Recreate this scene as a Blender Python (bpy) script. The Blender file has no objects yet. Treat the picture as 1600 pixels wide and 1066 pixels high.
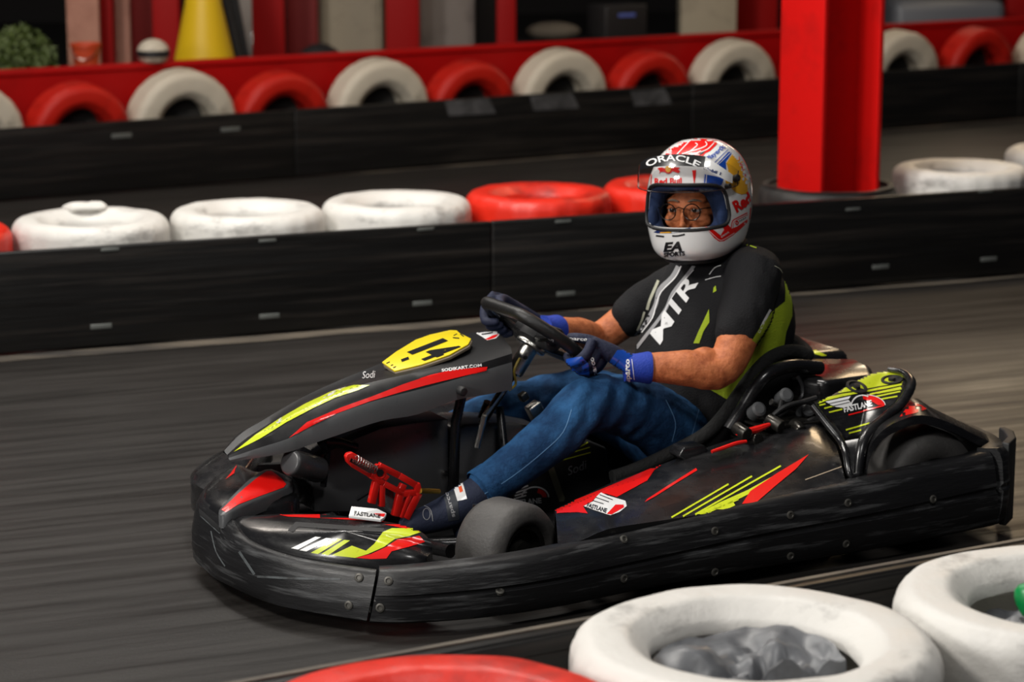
import bpy, bmesh, math, random
from mathutils import Vector, Matrix, noise, geometry
from mathutils.bvhtree import BVHTree
random.seed(7)
C = bpy.context.scene.collection
PI = math.pi
# ------------------------------------------------------------------ camera
F = 3800.0; CAMH = 1.62; PITCH = math.atan(783 / F)
cam = bpy.data.cameras.new('camera'); camo = bpy.data.objects.new('camera', cam); C.objects.link(camo)
camo.location = (0, 0, CAMH); camo.rotation_euler = (PI / 2 - PITCH, 0, 0)
cam.sensor_width = 36; cam.lens = F / 1600 * 36; cam.clip_end = 200
cam.dof.use_dof = True; cam.dof.focus_distance = 5.2; cam.dof.aperture_fstop = 4.0
bpy.context.scene.camera = camo
# ------------------------------------------------------------------ world, lights, exposure
sc = bpy.context.scene
sc.view_settings.view_transform = 'Standard'; sc.view_settings.look = 'None'
sc.view_settings.gamma = 1; sc.view_settings.use_curve_mapping = False
sc.view_settings.exposure = 0.0
w = bpy.data.worlds.new('world'); sc.world = w; w.use_nodes = True
w.node_tree.nodes['Background'].inputs[0].default_value = (0.75, 0.8, 1.0, 1)
w.node_tree.nodes['Background'].inputs[1].default_value = 0.024
def area(name, loc, to, size, power, col=(1, 1, 1), sy=None):
    l = bpy.data.lights.new(name, 'AREA'); l.energy = power; l.color = col; l.size = size
    if sy: l.shape = 'RECTANGLE'; l.size_y = sy
    o = bpy.data.objects.new(name, l); C.objects.link(o); o.location = loc
    o.rotation_euler = (Vector(to) - Vector(loc)).to_track_quat('-Z', 'Y').to_euler()
    return o
area('hall_lamp_key', (-3.6, 3.4, 4.0), (0.2, 5.6, 0.3), 0.9, 190, (1.0, 0.96, 0.9))
area('face_fill_light', (-4.0, 1.2, 2.1), (0.3, 5.7, 0.6), 0.8, 95, (1.0, 0.97, 0.93))  # added fill light, set low to reach the face inside the helmet
area('hall_lamp_over', (-0.5, 6.6, 4.4), (0.1, 5.9, 0), 1.0, 85, (1.0, 0.95, 0.88))
area('hall_lamp_near', (0.9, 2.2, 4.3), (0.7, 3.7, 0.2), 0.9, 62, (1.0, 0.98, 0.95))
area('hall_lamp_rear', (2.3, 10.8, 3.2), (0.7, 6.0, 0.2), 0.8, 24, (1.0, 0.72, 0.42))
area('hall_lamp_far', (2.9, 15.2, 2.1), (1.3, 6.9, 0.0), 0.5, 12, (1.0, 0.80, 0.55), 0.8)
area('hall_lamp_back_left', (-3.2, 10.6, 4.3), (-1.6, 12.2, 0.3), 1.2, 58, (1.0, 0.9, 0.8))
area('hall_lamp_back', (2.4, 10.6, 4.2), (2.2, 13.2, 0.3), 1.2, 45, (1.0, 0.82, 0.62))
area('hall_lamp_column', (-1.4, 7.2, 3.2), (1.2, 8.9, 1.0), 0.7, 75, (1.0, 0.97, 0.92))
# ------------------------------------------------------------------ frames: a photo pixel on a known plane -> metres
TH = math.radians(208); KO = Vector((0.1018, 5.7053, 0))
KM = Matrix.Translation(KO) @ Matrix.Rotation(TH, 4, 'Z'); KI = KM.inverted()
EYE = Vector((0, 0, CAMH)); cpt, spt = math.cos(PITCH), math.sin(PITCH)
def ray(px, py):
    a = (px - 800) / F; b = (533 - py) / F
    return Vector((a, cpt + b * spt, -spt + b * cpt))
def W(px, py, z=0.0):
    d = ray(px, py); return EYE + d * ((z - CAMH) / d.z)
def K(px, py, x=None, y=None, z=None):
    o = KI @ EYE; d = KI.to_3x3() @ ray(px, py)
    i, v = (0, x) if x is not None else (1, y) if y is not None else (2, z)
    return o + d * ((v - o[i]) / d[i])
# ------------------------------------------------------------------ materials
MATS = {}
def mat(name, col, rough=0.5, metal=0.0, spec=0.5, dirt=None, dirt_scale=8, dirt_amt=0.5, dirt_str=(1, 1, 1),
        bump=0.0, bump_scale=60, bump_str=(1, 1, 1), coat=0.0, glass=False, alpha=1.0, emit=0, rvar=0.0, sheen=0, rot=0.0):
    if name in MATS: return MATS[name]
    m = bpy.data.materials.new(name); m.use_nodes = True; nt = m.node_tree; N = nt.nodes; L = nt.links
    b = N['Principled BSDF']
    b.inputs['Base Color'].default_value = (*col, 1); b.inputs['Roughness'].default_value = rough
    b.inputs['Metallic'].default_value = metal; b.inputs['Specular IOR Level'].default_value = spec
    b.inputs['Coat Weight'].default_value = coat; b.inputs['Coat Roughness'].default_value = 0.06
    b.inputs['Sheen Weight'].default_value = sheen
    if emit: b.inputs['Emission Color'].default_value = (*col, 1); b.inputs['Emission Strength'].default_value = emit
    if alpha < 1: b.inputs['Alpha'].default_value = alpha
    if glass: b.inputs['Transmission Weight'].default_value = 1; b.inputs['IOR'].default_value = 1.1
    if dirt or bump or rvar:
        tc = N.new('ShaderNodeTexCoord')
        def nz(scale, st):
            mp = N.new('ShaderNodeMapping'); mp.inputs['Scale'].default_value = st; mp.inputs['Rotation'].default_value = (0, 0, rot)
            mp.vector_type = 'TEXTURE' if False else 'POINT'
            L.new(tc.outputs['Object'], mp.inputs['Vector'])
            n = N.new('ShaderNodeTexNoise'); n.inputs['Scale'].default_value = scale; n.inputs['Detail'].default_value = 7
            n.inputs['Roughness'].default_value = 0.65
            L.new(mp.outputs[0], n.inputs['Vector']); return n
        if dirt:
            n = nz(dirt_scale, dirt_str); r = N.new('ShaderNodeValToRGB')
            r.color_ramp.elements[0].position = 0.62 - 0.3 * dirt_amt; r.color_ramp.elements[1].position = 0.82 - 0.25 * dirt_amt
            r.color_ramp.elements[0].color = (0, 0, 0, 1); r.color_ramp.elements[1].color = (1, 1, 1, 1)
            L.new(n.outputs[0], r.inputs[0]); mx = N.new('ShaderNodeMix'); mx.data_type = 'RGBA'
            mx.inputs['A'].default_value = (*col, 1); mx.inputs['B'].default_value = (*dirt, 1)
            L.new(r.outputs[0], mx.inputs['Factor']); L.new(mx.outputs['Result'], b.inputs['Base Color'])
        if rvar:
            n = nz(dirt_scale * 1.7, dirt_str); mr = N.new('ShaderNodeMapRange')
            mr.inputs['From Min'].default_value = 0.3; mr.inputs['From Max'].default_value = 0.7
            mr.inputs['To Min'].default_value = max(0.02, rough - rvar); mr.inputs['To Max'].default_value = min(1, rough + rvar)
            L.new(n.outputs[0], mr.inputs[0]); L.new(mr.outputs[0], b.inputs['Roughness'])
        if bump:
            n = nz(bump_scale, bump_str); bp = N.new('ShaderNodeBump'); bp.inputs['Strength'].default_value = bump
            bp.inputs['Distance'].default_value = 0.01
            L.new(n.outputs[0], bp.inputs['Height']); L.new(bp.outputs[0], b.inputs['Normal'])
    MATS[name] = m; return m
BUMPER = mat('scuffed_black_plastic', (0.010, 0.010, 0.011), 0.42, spec=0.35, dirt=(0.095, 0.097, 0.10), dirt_scale=4.5, dirt_amt=0.3, dirt_str=(1.1, 1.1, 15), bump=0.22, bump_scale=5, bump_str=(2.5, 2.5, 16), rvar=0.12)
GLOSS = mat('gloss_black_plastic', (0.009, 0.009, 0.010), 0.27, coat=0.2, dirt=(0.035, 0.035, 0.036), dirt_scale=7, dirt_amt=0.35, dirt_str=(1, 1, 4), rvar=0.1)
GREYP = mat('grey_black_plastic', (0.085, 0.088, 0.092), 0.36, dirt=(0.075, 0.078, 0.08), dirt_scale=9, dirt_amt=0.4, rvar=0.1)
MATTE = mat('matte_black', (0.010, 0.010, 0.011), 0.6)
BLKMET = mat('black_painted_steel', (0.013, 0.013, 0.014), 0.28, metal=0.3, rvar=0.1, dirt_scale=14)
TANK = mat('black_tank_plastic', (0.055, 0.055, 0.058), 0.3, dirt=(0.05, 0.05, 0.05), dirt_scale=5, dirt_amt=0.3, rvar=0.1)
STEEL = mat('brushed_steel', (0.5, 0.49, 0.46), 0.26, metal=1, bump=0.2, bump_scale=80)
REDMET = mat('red_painted_steel', (0.75, 0.012, 0.008), 0.3, coat=0.4)
RUBBER = mat('slick_rubber', (0.055, 0.052, 0.050), 0.55, dirt=(0.08, 0.075, 0.07), dirt_scale=20, dirt_amt=0.4, bump=0.2, bump_scale=140)
FOAM = mat('black_foam_rim', (0.012, 0.012, 0.012), 0.9, bump=0.8, bump_scale=120)
ENGM = mat('dark_engine_metal', (0.05, 0.047, 0.042), 0.35, metal=0.8, rvar=0.2, dirt_scale=20)
S_RED = mat('sticker_red', (0.80, 0.008, 0.006), 0.28, coat=0.3)
S_YEL = mat('sticker_lime', (0.62, 0.72, 0.02), 0.32, coat=0.3, dirt=(0.25, 0.28, 0.02), dirt_scale=40, dirt_amt=0.15)
S_WHT = mat('sticker_white', (0.80, 0.80, 0.80), 0.3, coat=0.3)
S_GRY = mat('sticker_grey', (0.32, 0.32, 0.33), 0.4)
S_BLK = mat('sticker_black', (0.008, 0.008, 0.009), 0.3, coat=0.3)
S_PLT = mat('plate_yellow', (0.87, 0.68, 0.01), 0.35, coat=0.3)
S_NVY = mat('sticker_navy', (0.012, 0.03, 0.13), 0.35)
S_BLU = mat('sticker_blue', (0.01, 0.07, 0.42), 0.3, coat=0.3)
S_AMB = mat('sticker_amber', (0.85, 0.42, 0.02), 0.3, coat=0.3)
HELM = mat('helmet_white', (0.82, 0.82, 0.81), 0.14, coat=0.6)
SKIN = mat('skin', (0.56, 0.175, 0.065), 0.5, spec=0.35, dirt=(0.34, 0.085, 0.03), dirt_scale=34, dirt_amt=0.55, bump=0.35, bump_scale=90)
SHIRT = mat('black_mesh_fabric', (0.009, 0.009, 0.0105), 0.75, spec=0.25, bump=0.5, bump_scale=260)
LIME = mat('lime_fabric', (0.36, 0.48, 0.015), 0.8, bump=0.4, bump_scale=220)
JEANS = mat('blue_denim', (0.007, 0.034, 0.095), 0.85, spec=0.2, dirt=(0.026, 0.108, 0.26), dirt_scale=8, dirt_amt=0.75, bump=0.5, bump_scale=70)
DENIMS = mat('denim_seam', (0.10, 0.24, 0.45), 0.8)
GLOVE = mat('blue_glove_fabric', (0.008, 0.045, 0.42), 0.62, bump=0.4, bump_scale=200)
GLOVED = mat('navy_glove_fabric', (0.010, 0.015, 0.045), 0.65, bump=0.4, bump_scale=200)
SHOE = mat('navy_suede', (0.010, 0.016, 0.042), 0.75, bump=0.3, bump_scale=150)
LINER = mat('navy_helmet_lining', (0.007, 0.022, 0.075), 0.9, bump=0.4, bump_scale=150)
EYEW = mat('eye_white', (0.55, 0.5, 0.46), 0.2); EYEB = mat('eye_iris', (0.02, 0.012, 0.008), 0.1)
HAIR = mat('grey_hair', (0.2, 0.16, 0.12), 0.7, bump=0.6, bump_scale=150, bump_str=(1, 1, 8))
WIRE = mat('dark_spectacle_wire', (0.02, 0.018, 0.016), 0.25, metal=0.7)
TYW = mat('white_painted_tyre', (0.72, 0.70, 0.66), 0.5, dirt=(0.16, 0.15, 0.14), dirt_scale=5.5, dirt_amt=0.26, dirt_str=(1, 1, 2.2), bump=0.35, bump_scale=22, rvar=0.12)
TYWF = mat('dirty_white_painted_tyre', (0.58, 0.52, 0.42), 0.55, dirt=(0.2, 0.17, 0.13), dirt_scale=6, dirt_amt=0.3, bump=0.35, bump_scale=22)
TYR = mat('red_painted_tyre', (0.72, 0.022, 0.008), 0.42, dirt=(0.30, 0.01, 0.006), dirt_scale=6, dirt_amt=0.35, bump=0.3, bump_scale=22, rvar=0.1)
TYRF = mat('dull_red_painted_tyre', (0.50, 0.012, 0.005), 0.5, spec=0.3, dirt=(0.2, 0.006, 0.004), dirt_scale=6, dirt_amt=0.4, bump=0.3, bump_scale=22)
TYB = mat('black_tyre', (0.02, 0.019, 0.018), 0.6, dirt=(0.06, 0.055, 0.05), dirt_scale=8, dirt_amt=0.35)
BARR = mat('black_barrier_plastic', (0.006, 0.0057, 0.0055), 0.42, spec=0.35, dirt=(0.026, 0.022, 0.019), dirt_scale=1.6, dirt_amt=0.45, dirt_str=(0.7, 0.7, 22), bump=0.25, bump_scale=2, bump_str=(1, 1, 20), rvar=0.12)
REDB = mat('red_painted_board', (0.40, 0.003, 0.003), 0.5, spec=0.2, dirt=(0.24, 0.003, 0.002), dirt_scale=1.2, dirt_amt=0.4)
REDC = mat('red_painted_column', (0.64, 0.005, 0.004), 0.5, spec=0.25, dirt=(0.36, 0.006, 0.005), dirt_scale=2.5, dirt_amt=0.35, bump=0.2, bump_scale=6, bump_str=(1, 1, 6))
def glassmat(name, tint, mixf, rough=0.03):
    m = bpy.data.materials.new(name); m.use_nodes = True; nt = m.node_tree; nt.nodes.clear()
    o = nt.nodes.new('ShaderNodeOutputMaterial'); t = nt.nodes.new('ShaderNodeBsdfTransparent'); g = nt.nodes.new('ShaderNodeBsdfGlossy')
    t.inputs[0].default_value = (*tint, 1); g.inputs['Roughness'].default_value = rough
    f = nt.nodes.new('ShaderNodeFresnel'); f.inputs[0].default_value = 1.45
    mu = nt.nodes.new('ShaderNodeMath'); mu.operation = 'MULTIPLY'; mu.inputs[1].default_value = mixf
    mx = nt.nodes.new('ShaderNodeMixShader'); L = nt.links
    L.new(f.outputs[0], mu.inputs[0]); L.new(mu.outputs[0], mx.inputs[0]); L.new(t.outputs[0], mx.inputs[1]); L.new(g.outputs[0], mx.inputs[2]); L.new(mx.outputs[0], o.inputs[0])
    return m
VISG = glassmat('clear_visor', (0.80, 0.79, 0.80), 1.0); LENS = glassmat('spectacle_lens', (0.95, 0.95, 0.95), 0.8)
# ------------------------------------------------------------------ mesh helpers
class MB:
    def __init__(s): s.v = []; s.f = []; s.m = []
    def add(s, vs, fs, mi=0):
        o = len(s.v); s.v += [Vector(v) for v in vs]
        for f in fs: s.f.append([i + o for i in f]); s.m.append(mi)
        return s
    def loft(s, rings, closed=True, cap=True, loop=False, mi=0):
        n = len(rings[0]); vs = [v for r in rings for v in r]; fs = []
        m = len(rings)
        for i in range(m if loop else m - 1):
            a = i * n; b = ((i + 1) % m) * n
            for j in range(n if closed else n - 1):
                k = (j + 1) % n; fs.append([a + j, a + k, b + k, b + j])
        if cap and closed and not loop: fs.append(list(range(n))[::-1]); fs.append([(m - 1) * n + j for j in range(n)])
        return s.add(vs, fs, mi)
    def box(s, c, size, rot=None, mi=0):
        R = rot or Matrix.Identity(3); c = Vector(c); h = Vector(size) / 2
        vs = [c + R @ Vector((x * h.x, y * h.y, z * h.z)) for x in (-1, 1) for y in (-1, 1) for z in (-1, 1)]
        return s.add(vs, [[0, 1, 3, 2], [4, 6, 7, 5], [0, 4, 5, 1], [2, 3, 7, 6], [0, 2, 6, 4], [1, 5, 7, 3]], mi)
    def tube(s, pts, r, n=10, loop=False, mi=0, up=None, flat=1.0, sm=0):
        pts = [Vector(p) for p in pts]
        rs = list(r) if isinstance(r, (list, tuple)) else [r] * len(pts)
        if sm: pts, rs = smooth(pts, rs, sm, loop)
        rings = []; prev = None
        for i, p in enumerate(pts):
            if loop: t = (pts[(i + 1) % len(pts)] - pts[i - 1])
            else: t = pts[min(i + 1, len(pts) - 1)] - pts[max(i - 1, 0)]
            t.normalize()
            if prev is None: u = Vector(up) if up else (Vector((0, 0, 1)) if abs(t.z) < 0.9 else Vector((1, 0, 0)))
            else: u = prev
            u = (u - t * u.dot(t)).normalized(); prev = u; q = t.cross(u)
            rings.append([p + u * math.cos(a) * rs[i] + q * math.sin(a) * rs[i] * flat for a in [2 * PI * k / n for k in range(n)]])
        return s.loft(rings, loop=loop, mi=mi)
    def ell(s, c, r, rot=None, nu=20, nv=12, mi=0):
        R = rot or Matrix.Identity(3); rings = []
        for j in range(nv + 1):
            a = -PI / 2 + PI * (j + 0.02 * (j == 0) - 0.02 * (j == nv)) / nv
            rings.append([Vector(c) + R @ Vector((math.cos(a) * math.cos(2 * PI * k / nu) * r[0], math.cos(a) * math.sin(2 * PI * k / nu) * r[1], math.sin(a) * r[2])) for k in range(nu)])
        return s.loft(rings, mi=mi)
    def lathe(s, c, prof, axis=(0, 0, 1), n=48, mi=0, closedprof=False):
        q = Vector(axis).to_track_quat('Z', 'Y').to_matrix(); c = Vector(c)
        rings = [[c + q @ Vector((r * math.cos(2 * PI * k / n), r * math.sin(2 * PI * k / n), z)) for k in range(n)] for r, z in prof]
        return s.loft(rings, loop=closedprof, cap=not closedprof, mi=mi)
    def prism(s, poly, nrm, th, mi=0):
        poly = [Vector(p) for p in poly]; nrm = Vector(nrm) * th; n = len(poly)
        tr = geometry.tessellate_polygon([poly])
        vs = poly + [p + nrm for p in poly]; fs = [list(t) for t in tr] + [[i + n for i in t][::-1] for t in tr]
        fs += [[i, (i + 1) % n, (i + 1) % n + n, i + n] for i in range(n)]
        return s.add(vs, fs, mi)
def smooth(pts, rs, k, loop=False):
    out = []; orr = []; n = len(pts)
    for i in range(n if loop else n - 1):
        if loop: g = [(i - 1) % n, i, (i + 1) % n, (i + 2) % n]
        else: g = [max(i - 1, 0), i, i + 1, min(i + 2, n - 1)]
        for j in range(k):
            t = j / k
            def cr(a, b, c, d): return 0.5 * ((2 * b) + (c - a) * t + (2 * a - 5 * b + 4 * c - d) * t * t + (3 * b - a - 3 * c + d) * t ** 3)
            out.append(cr(*[pts[q] for q in g])); orr.append(rs[g[1]] * (1 - t) + rs[g[2]] * t)
    if not loop: out.append(pts[-1]); orr.append(rs[-1])
    return out, orr
def sm(pts, k=4, loop=False): return smooth([Vector(p) for p in pts], [0] * len(pts), k, loop)[0]
def normals(me): return [v.normal.copy() for v in me.vertices]
def fixn(me):
    bm = bmesh.new(); bm.from_mesh(me); bmesh.ops.remove_doubles(bm, verts=bm.verts, dist=1e-5)
    bmesh.ops.recalc_face_normals(bm, faces=bm.faces); bm.to_mesh(me); bm.free()
def shade(me, ang=40):
    me.polygons.foreach_set('use_smooth', [True] * len(me.polygons)); me.set_sharp_from_angle(angle=math.radians(ang))
def apply(o):
    dg = bpy.context.evaluated_depsgraph_get(); dg.update()
    me = bpy.data.meshes.new_from_object(o.evaluated_get(dg)); o.modifiers.clear(); o.data = me; return o
def build(name, mb, mats, parent=None, frame=None, bevel=0, sub=0, ang=40, post=None, fix=True, solid=0, remesh=0, smo=0):
    """mesh given in 'frame' coordinates (kart frame KM, or world when None); stored relative to its thing's base"""
    me = bpy.data.meshes.new(name); me.from_pydata([tuple(v) for v in mb.v], [], mb.f)
    mats = mats if isinstance(mats, (list, tuple)) else [mats]
    for m in mats: me.materials.append(m)
    me.polygons.foreach_set('material_index', mb.m); me.update()
    if fix and not remesh: fixn(me)
    o = bpy.data.objects.new(name, me); C.objects.link(o)
    M = frame if frame is not None else Matrix.Identity(4)
    root = parent
    while root is not None and root.parent: root = root.parent
    if root is not None: me.transform(root['_m'] if False else ROOTM[root.name].inverted() @ M)
    else: me.transform(M)
    if solid: md = o.modifiers.new('s', 'SOLIDIFY'); md.thickness = solid; md.offset = -1
    if remesh: md = o.modifiers.new('r', 'REMESH'); md.mode = 'VOXEL'; md.voxel_size = remesh
    if smo: md = o.modifiers.new('m', 'SMOOTH'); md.iterations = smo; md.factor = 0.5
    if bevel:
        md = o.modifiers.new('b', 'BEVEL'); md.width = bevel; md.segments = 3; md.limit_method = 'ANGLE'; md.angle_limit = math.radians(35); md.use_clamp_overlap = True
    if sub: md = o.modifiers.new('u', 'SUBSURF'); md.levels = sub; md.render_levels = sub
    if o.modifiers: apply(o)
    if post: post(o.data)
    shade(o.data, ang)
    if parent is not None: o.parent = parent
    return o
ROOTM = {}
def thing(name, label, cat, M=None, group=None):
    o = bpy.data.objects.new(name, None); C.objects.link(o); o.empty_display_size = 0.1
    M = M if M is not None else Matrix.Identity(4)
    o.matrix_world = M; ROOTM[o.name] = M.copy(); o['label'] = label; o['category'] = cat
    if group: o['group'] = group
    return o
def tag(o, label, cat, group=None):
    o['label'] = label; o['category'] = cat
    if group: o['group'] = group
    return o
def struct(o): o['kind'] = 'structure'; return o
# ------------------------------------------------------------------ stickers wrapped on the surfaces they lie on
BV = {}
def bvh(o):
    if o.name not in BV:
        root = o
        while root.parent: root = root.parent
        M = ROOTM.get(root.name, Matrix.Identity(4))
        BV[o.name] = BVHTree.FromPolygons([M @ v.co for v in o.data.vertices], [tuple(p.vertices) for p in o.data.polygons])
    return BV[o.name]
def cast(px, py, trees):
    d = ray(px, py).normalized(); best = None
    for t in trees:
        h = t.ray_cast(EYE, d)
        if h[0] is not None and (best is None or h[3] < best[3]): best = h
    return best
def text_tris(s, bold=0.0, shear=0.0, space=1.0):
    cu = bpy.data.curves.new('t', 'FONT'); cu.body = s; cu.offset = bold; cu.shear = shear; cu.space_character = space; cu.resolution_u = 3
    o = bpy.data.objects.new('t', cu); C.objects.link(o)
    dg = bpy.context.evaluated_depsgraph_get(); dg.update(); me = bpy.data.meshes.new_from_object(o.evaluated_get(dg))
    vs = [v.co.copy() for v in me.vertices]; fs = [list(p.vertices) for p in me.polygons]
    bpy.data.objects.remove(o); bpy.data.curves.remove(cu); bpy.data.meshes.remove(me)
    return vs, fs
def text_px(s, p0, p1, h, pm=None, bold=0.01, shear=0.0, space=1.0, up=None):
    """baseline from p0 to p1 (optionally bowed through pm), cap height h, all in photo pixels"""
    vs, fs = text_tris(s, bold, shear, space); x0 = min(v.x for v in vs); x1 = max(v.x for v in vs)
    p0 = Vector(p0); p1 = Vector(p1); c = (Vector(pm) * 2 - (p0 + p1) / 2) if pm else (p0 + p1) / 2
    out = []
    for v in vs:
        t = (v.x - x0) / (x1 - x0); b = p0 * (1 - t) ** 2 + c * 2 * t * (1 - t) + p1 * t * t
        tan = ((c - p0) * (1 - t) + (p1 - c) * t).normalized(); n = Vector(up).normalized() if up else Vector((tan.y, -tan.x))
        out.append(b + n * (v.y / 0.7 * h))
    return out, fs
class Sticker:
    def __init__(s): s.items = []
    def poly(s, pts, mi=0, lv=0):
        pts = [Vector((p[0], p[1])) for p in pts]
        tr = geometry.tessellate_polygon([[Vector((p.x, p.y, 0)) for p in pts]])
        s.items.append((pts, [list(t) for t in tr], mi, lv)); return s
    def line(s, pts, wd, mi=0, lv=0):
        P = sm([(p[0], p[1], 0) for p in pts], 4) if len(pts) > 2 else [Vector((p[0], p[1], 0)) for p in pts]
        a = []; b = []
        for i, p in enumerate(P):
            t = (P[min(i + 1, len(P) - 1)] - P[max(0, i - 1)]).normalized(); n = Vector((-t.y, t.x, 0)) * wd / 2
            a.append(p + n); b.append(p - n)
        vs = [v.xy for v in a] + [v.xy for v in b]; n = len(a)
        s.items.append((vs, [[i, i + 1, n + i + 1, n + i] for i in range(n - 1)], mi, lv)); return s
    def text(s, *a, mi=0, lv=1, **k):
        vs, fs = text_px(*a, **k); s.items.append((vs, fs, mi, lv)); return s
    def ring(s, c, rx, ry, wd, mi=0, lv=0, a0=0, a1=360):
        n = 24; vs = []
        for k in range(n + 1):
            a = math.radians(a0 + (a1 - a0) * k / n)
            for q in (0, 1): vs.append(Vector((c[0] + (rx - q * wd) * math.cos(a), c[1] - (ry - q * wd) * math.sin(a))))
        s.items.append((vs, [[2 * i, 2 * i + 1, 2 * i + 3, 2 * i + 2] for i in range(n)], mi, lv)); return s
def stick(name, S, mats, parent, targets, step=5, off=0.0008, maxj=0.03, solid=0):
    trees = [bvh(t) for t in targets]; mb = MB()
    root = parent
    while root.parent: root = root.parent
    Mi = ROOTM[root.name].inverted()
    for vs, fs, mi, lv in S.items:
        bm = bmesh.new(); bv = [bm.verts.new((v.x, v.y, 0)) for v in vs]
        for f in fs:
            try: bm.faces.new([bv[i] for i in f])
            except ValueError: pass
        bmesh.ops.remove_doubles(bm, verts=bm.verts, dist=1e-4)
        for ax in (0, 1):
            lo = min(v[ax] for v in vs); hi = max(v[ax] for v in vs); k = math.floor(lo / step) + 1
            while k * step < hi:
                co = Vector((0, 0, 0)); co[ax] = k * step; no = Vector((0, 0, 0)); no[ax] = 1
                bmesh.ops.bisect_plane(bm, geom=bm.verts[:] + bm.edges[:] + bm.faces[:], plane_co=co, plane_no=no); k += 1
        bm.verts.ensure_lookup_table(); hit = {}
        for v in bm.verts:
            h = cast(v.co.x, v.co.y, trees)
            if h is None: continue
            n = h[1] if h[1].dot(ray(v.co.x, v.co.y)) < 0 else -h[1]
            hit[v.index] = (h[0] + n * (off + 0.0004 * lv), h[3])
        idx = {}; o = len(mb.v)
        for f in bm.faces:
            ids = [v.index for v in f.verts]
            if any(i not in hit for i in ids): continue
            dz = [hit[i][1] for i in ids]
            if max(dz) - min(dz) > maxj: continue
            for i in ids:
                if i not in idx: idx[i] = len(mb.v); mb.v.append(Mi @ hit[i][0])
            mb.f.append([idx[i] for i in ids]); mb.m.append(mi)
        bm.free()
    if not mb.f: print('EMPTY STICKER', name, parent.name); return None
    me = bpy.data.meshes.new(name); me.from_pydata([tuple(v) for v in mb.v], [], mb.f)
    for m in (mats if isinstance(mats, (list, tuple)) else [mats]): me.materials.append(m)
    me.polygons.foreach_set('material_index', mb.m); me.update()
    o = bpy.data.objects.new(name, me); C.objects.link(o); o.parent = parent
    if solid: md = o.modifiers.new('s', 'SOLIDIFY'); md.thickness = solid; md.offset = 1; apply(o)
    shade(o.data, 60); return o
def crop(x0, y0, k): return lambda pts: [(x0 + x / k, y0 + y / k) for x, y in pts]
#@@SETTING
# ------------------------------------------------------------------ the setting
def line_at(p, q, t): return p + (q - p) * t
NA, NB = W(0, 557), W(1600, 430)                       # foot of the barrier behind the kart
FA, FB = W(0, 205, 0.325), W(1600, 100, 0.325); FA.z = FB.z = 0
nd = (NB - NA).normalized(); fd = (FB - FA).normalized()
nn = Vector((-nd.y, nd.x, 0)); fn = Vector((-fd.y, fd.x, 0))
def floor_mat():
    m = bpy.data.materials.new('track_floor'); m.use_nodes = True; nt = m.node_tree; N = nt.nodes; L = nt.links; b = N['Principled BSDF']
    tc = N.new('ShaderNodeTexCoord')
    def nz(rot, st, sc_, det=6):
        mp = N.new('ShaderNodeMapping'); mp.inputs['Rotation'].default_value = (0, 0, rot)
        m2 = N.new('ShaderNodeMapping'); m2.inputs['Scale'].default_value = st
        L.new(tc.outputs['Object'], mp.inputs[0]); L.new(mp.outputs[0], m2.inputs[0])
        n = N.new('ShaderNodeTexNoise'); n.inputs['Scale'].default_value = sc_; n.inputs['Detail'].default_value = det; n.inputs['Roughness'].default_value = 0.6
        L.new(m2.outputs[0], n.inputs['Vector']); return n
    ang = -math.atan2(nd.y, nd.x)
    s1 = nz(ang, (0.5, 9, 1), 2.2); s2 = nz(ang + 0.12, (0.8, 22, 1), 2.5); s3 = nz(0, (1, 1, 1), 0.8); s4 = nz(0, (1, 1, 1), 90, 3)
    def ramp(src, p0, p1, c0, c1):
        r = N.new('ShaderNodeValToRGB'); r.color_ramp.elements[0].position = p0; r.color_ramp.elements[1].position = p1
        r.color_ramp.elements[0].color = (*c0, 1); r.color_ramp.elements[1].color = (*c1, 1); L.new(src.outputs[0], r.inputs[0]); return r
    base = ramp(s1, 0.3, 0.75, (0.017, 0.0150, 0.0135), (0.032, 0.028, 0.025))
    def mix(a, b_, fac, mode='MIX'):
        x = N.new('ShaderNodeMix'); x.data_type = 'RGBA'; x.blend_type = mode; L.new(a, x.inputs['A'])
        if isinstance(b_, tuple): x.inputs['B'].default_value = (*b_, 1)
        else: L.new(b_, x.inputs['B'])
        if isinstance(fac, float): x.inputs['Factor'].default_value = fac
        else: L.new(fac, x.inputs['Factor'])
        return x.outputs['Result']
    c = mix(base.outputs[0], (0.056, 0.050, 0.044), ramp(s2, 0.62, 0.8, (0, 0, 0), (0.45, 0.45, 0.45)).outputs[0])
    c = mix(c, (0.012, 0.011, 0.010), ramp(s3, 0.45, 0.7, (0, 0, 0), (0.5, 0.5, 0.5)).outputs[0])
    c = mix(c, ramp(s4, 0.35, 0.7, (0.55, 0.55, 0.55), (1, 1, 1)).outputs[0], 0.5, 'MULTIPLY')
    L.new(c, b.inputs['Base Color'])
    r = ramp(s1, 0.3, 0.7, (0.34, 0.34, 0.34), (0.6, 0.6, 0.6)); L.new(r.outputs[0], b.inputs['Roughness'])
    bp = N.new('ShaderNodeBump'); bp.inputs['Strength'].default_value = 0.12; bp.inputs['Distance'].default_value = 0.004
    L.new(s4.outputs[0], bp.inputs['Height']); L.new(bp.outputs[0], b.inputs['Normal'])
    return m
fl = struct(build('floor', MB().box((1, 12, -0.05), (30, 36, 0.1)), floor_mat()))
struct(build('wall_back', MB().box((4.5, 24.5, 2.5), (26, 0.2, 5.0), Matrix.Rotation(0.25, 3, 'Z')), mat('dark_hall_wall', (0.012, 0.010, 0.010), 0.8)))
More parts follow.
